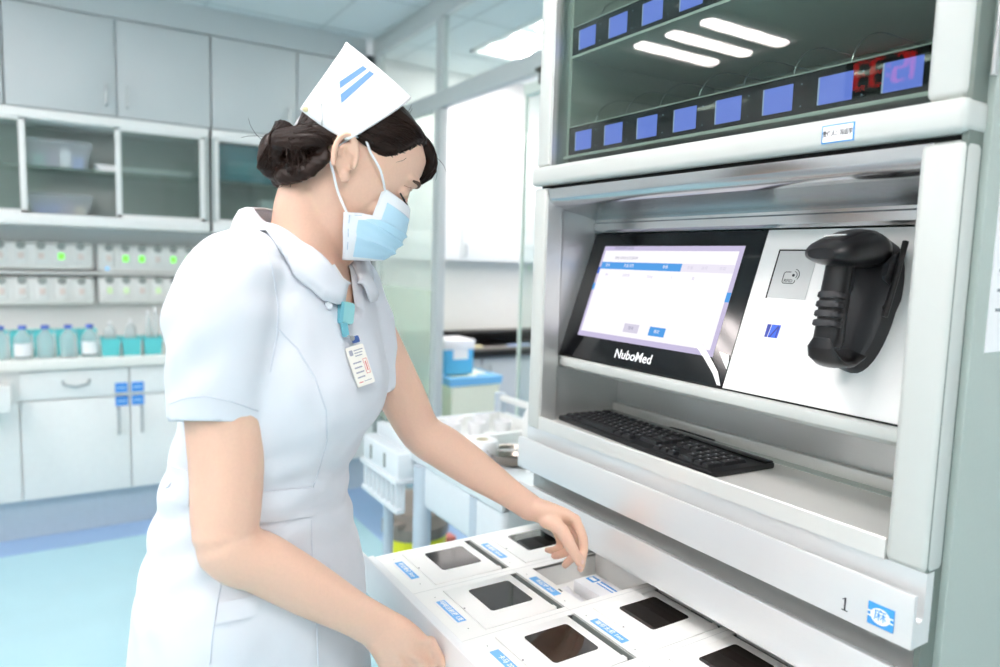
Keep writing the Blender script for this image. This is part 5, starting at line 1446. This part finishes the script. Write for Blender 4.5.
# ---------------- sewing of the dress
m_seam2 = mat('seam_shadow_thread', 'd5dbe4', .9)
DT = [bt_dress]
seam('dress_seam', [(279, 330), (297, 348), (315, 378), (326, 410), (327, 440), (320, 466), (313, 488)], .0010, m_seam2, dress, DT)
seam('dress_seam', [(311, 520), (312, 560), (316, 610), (318, 665)], .0009, m_seam2, dress, DT)
seam('dress_seam', [(262, 238), (272, 268), (278, 305), (277, 335), (270, 372)], .0010, m_seam2, dress, DT)
seam('dress_seam', [(222, 578), (217, 605), (212, 640), (210, 664)], .0010, m_seam2, dress, DT)
seam('hem_stitch', [(169, 404), (185, 398), (205, 396), (230, 401), (258, 411)], .0007, m_seam2, dress, DT)
lay('waist_belt', [(246, 492), (280, 490), (311, 487)], [(246, 521), (280, 520), (311, 517)], 20, 6, DT, .0045, .003, m_cloth, dress)
lay('waist_belt', [(171, 464), (182, 468), (192, 471)], [(169, 498), (180, 502), (190, 505)], 10, 6, DT, .0045, .003, m_cloth, dress)
lay('pocket_welt', [(219, 603), (240, 598), (259, 594)], [(215, 625), (236, 620), (254, 616)], 14, 5, DT, .004, .0025, m_cloth, dress)
h = hit(327, 306, [bt_dress], .004)
if h:
    mb = MB(); mb.lathe([(.0055, -.002), (.0058, 0), (.0052, .0012), (.0035, .0008), (0, .0008)], h[0], 16, axis=h[1]); mb.build('button', MATS['white_mask_edge'], dress)
h = hit(172, 484, [bt_dress], .008)
if h:
    mb = MB(); mb.lathe([(.0065, -.002), (.0068, 0), (.006, .0012), (0, .0010)], h[0], 16, axis=h[1]); mb.build('button', MATS['white_mask_edge'], dress)
# shoes
for s_ in (-1, 1):
    ax_ = Vector((hipz.x, hipz.y, -1.29))+Lf*(s_*.085)-T*.03
    mb = MB(); sweep(mb, [ax_-T*.035-ZV*.058, ax_+T*.02-ZV*.055, ax_+T*.10-ZV*.062, ax_+T*.165-ZV*.068], [(.036, .030), (.041, .034), (.043, .026), (.030, .018)], Lf, 20, 5)
    mb.build('shoe', mat('white_shoe_leather', 'eff0f0', .4) if 'white_shoe_leather' not in MATS else MATS['white_shoe_leather'], nurse)

# ---------------- badge on a retractable reel
allt = [bt_dress, bt_body]
h0 = hit(343, 314, allt, .006)
bdg = thing('identity_badge', 'white identity card hanging from a teal reel clipped to the nurse uniform', 'badge', tuple(h0[0]))
def frame(px, py, off):
    h = hit(px, py, allt, off); n_ = (h[1]*.6+(-ray(px, py).normalized())*.4).normalized()
    return h[0], n_
def tilt(n_, ax_px):
    """in-plane axes: y along the photo direction ax_px"""
    d = (RT*ax_px[0]-UP*ax_px[1]); y = (d-n_*d.dot(n_)).normalized(); return n_.cross(y).normalized(), y
c, n_ = frame(342.5, 314.5, .007); xx, yy = tilt(n_, (-.28, .96))       # yy runs down
m_reel = mat('teal_reel', '8ec6ca', .35); m_strap = mat('teal_strap', '6fb4c4', .5)
mb = MB()
def plate3(c, xx, yy, n_, w, hgt, t, r=.004, mi=None, taper=1.0):
    pts = []
    for (sx_, sy_, a0) in ((1, 1, 0), (-1, 1, 90), (-1, -1, 180), (1, -1, 270)):
        for k in range(4):
            a = radians(a0+30*k); pts.append((sx_*(w/2-r)+r*cos(a), sy_*(hgt/2-r)+r*sin(a)))
    P = [c+xx*x*(taper if y > 0 else 1)+yy*y for x, y in pts]
    mb.add([p-n_*t/2 for p in P]+[p+n_*t/2 for p in P], [tuple(range(16))[::-1], tuple(range(16, 32))]+[(i, (i+1) % 16, 16+(i+1) % 16, 16+i) for i in range(16)], mi)
plate3(c, xx, yy, n_, .020, .031, .009, .0045); mb.build('reel', m_reel, bdg)
mb = MB(); plate3(c-xx*.0105+yy*.002, xx, yy, n_, .005, .031, .011, .002); mb.build('reel_clip', m_strap, bdg)
c2, n2 = frame(341, 331, .007); x2, y2 = tilt(n2, (.15, .98))
mb = MB(); plate3(c2, x2, y2, n2, .010, .020, .003, .002); mb.build('strap', m_strap, bdg)
c4, n4 = frame(354.5, 367, .010); x4, y4 = tilt(n4, (.34, .94))
top4 = c4-y4*.034
mb = MB(); mb.tube([c2+y2*.008, c2.lerp(top4, .5)+n2*.003, top4-y4*.004], .0009, 6); mb.lathe([(.0035, -.001), (.004, 0), (.0035, .0015)], top4-y4*.006+n4*.002, 12, axis=n4); mb.build('cord', m_steel, bdg)
mb = MB(); plate3(top4-y4*.003+x4*.006, x4, y4, n4, .012, .010, .002, .002); mb.build('card_clip', mat('dark_blue_clip', '3f5a94', .4), bdg)
mb = MB(); plate3(c4, x4, y4, n4, .030, .058, .0022, .002); card = mb.build('card', mat('ivory_card', 'f3efe6', .35), bdg)
def cbar(u0, u1, v0, v1, m, nm):
    global mb
    mb = MB(); plate3(c4+x4*(u0+u1)/2+y4*(v0+v1)/2+n4*.0012, x4, y4, n4, u1-u0, v1-v0, .0004, min(u1-u0, v1-v0)*.3); mb.build(nm, m, card)
m_cg = mat('grey_card_print', 'a8a9b6', .6); m_cr = mat('red_card_print', 'd98a86', .6)
cbar(-.012, -.006, -.024, -.016, m_cg, 'card_emblem')
for k in range(3): cbar(-.004, .012-.002*k, -.023+.004*k, -.0215+.004*k, m_cg, 'card_line')
for k in range(4): cbar(-.011, .003-.001*(k % 2), -.006+.007*k, -.004+.007*k, m_cg, 'card_line')
for q in ((.006, .0068, -.008, .014), (.012, .0128, -.008, .014), (.006, .0128, -.008, -.0072), (.006, .0128, .0132, .014), (.0085, .0105, -.004, .010)): cbar(*q, m_cr, 'card_stamp')
cbar(-.011, -.004, .0225, .0240, m_cr, 'card_line'); cbar(-.002, .011, .0225, .0235, m_cg, 'card_line')

for px_, py_, ax_px in ((582.5, 562, (-.15, 1)), (580.2, 567.5, (-.2, 1))):
    h_ = hit(px_, py_, [bt_body], .0003)
    if h_:
        nx_, ny_ = tilt(h_[1], ax_px); mb = MB(); plate3(h_[0], nx_, ny_, h_[1], .0065, .0085, .0008, .003); mb.build('fingernail', mat('pink_nail', 'f3cfc6', .25) if 'pink_nail' not in MATS else MATS['pink_nail'], nurse)
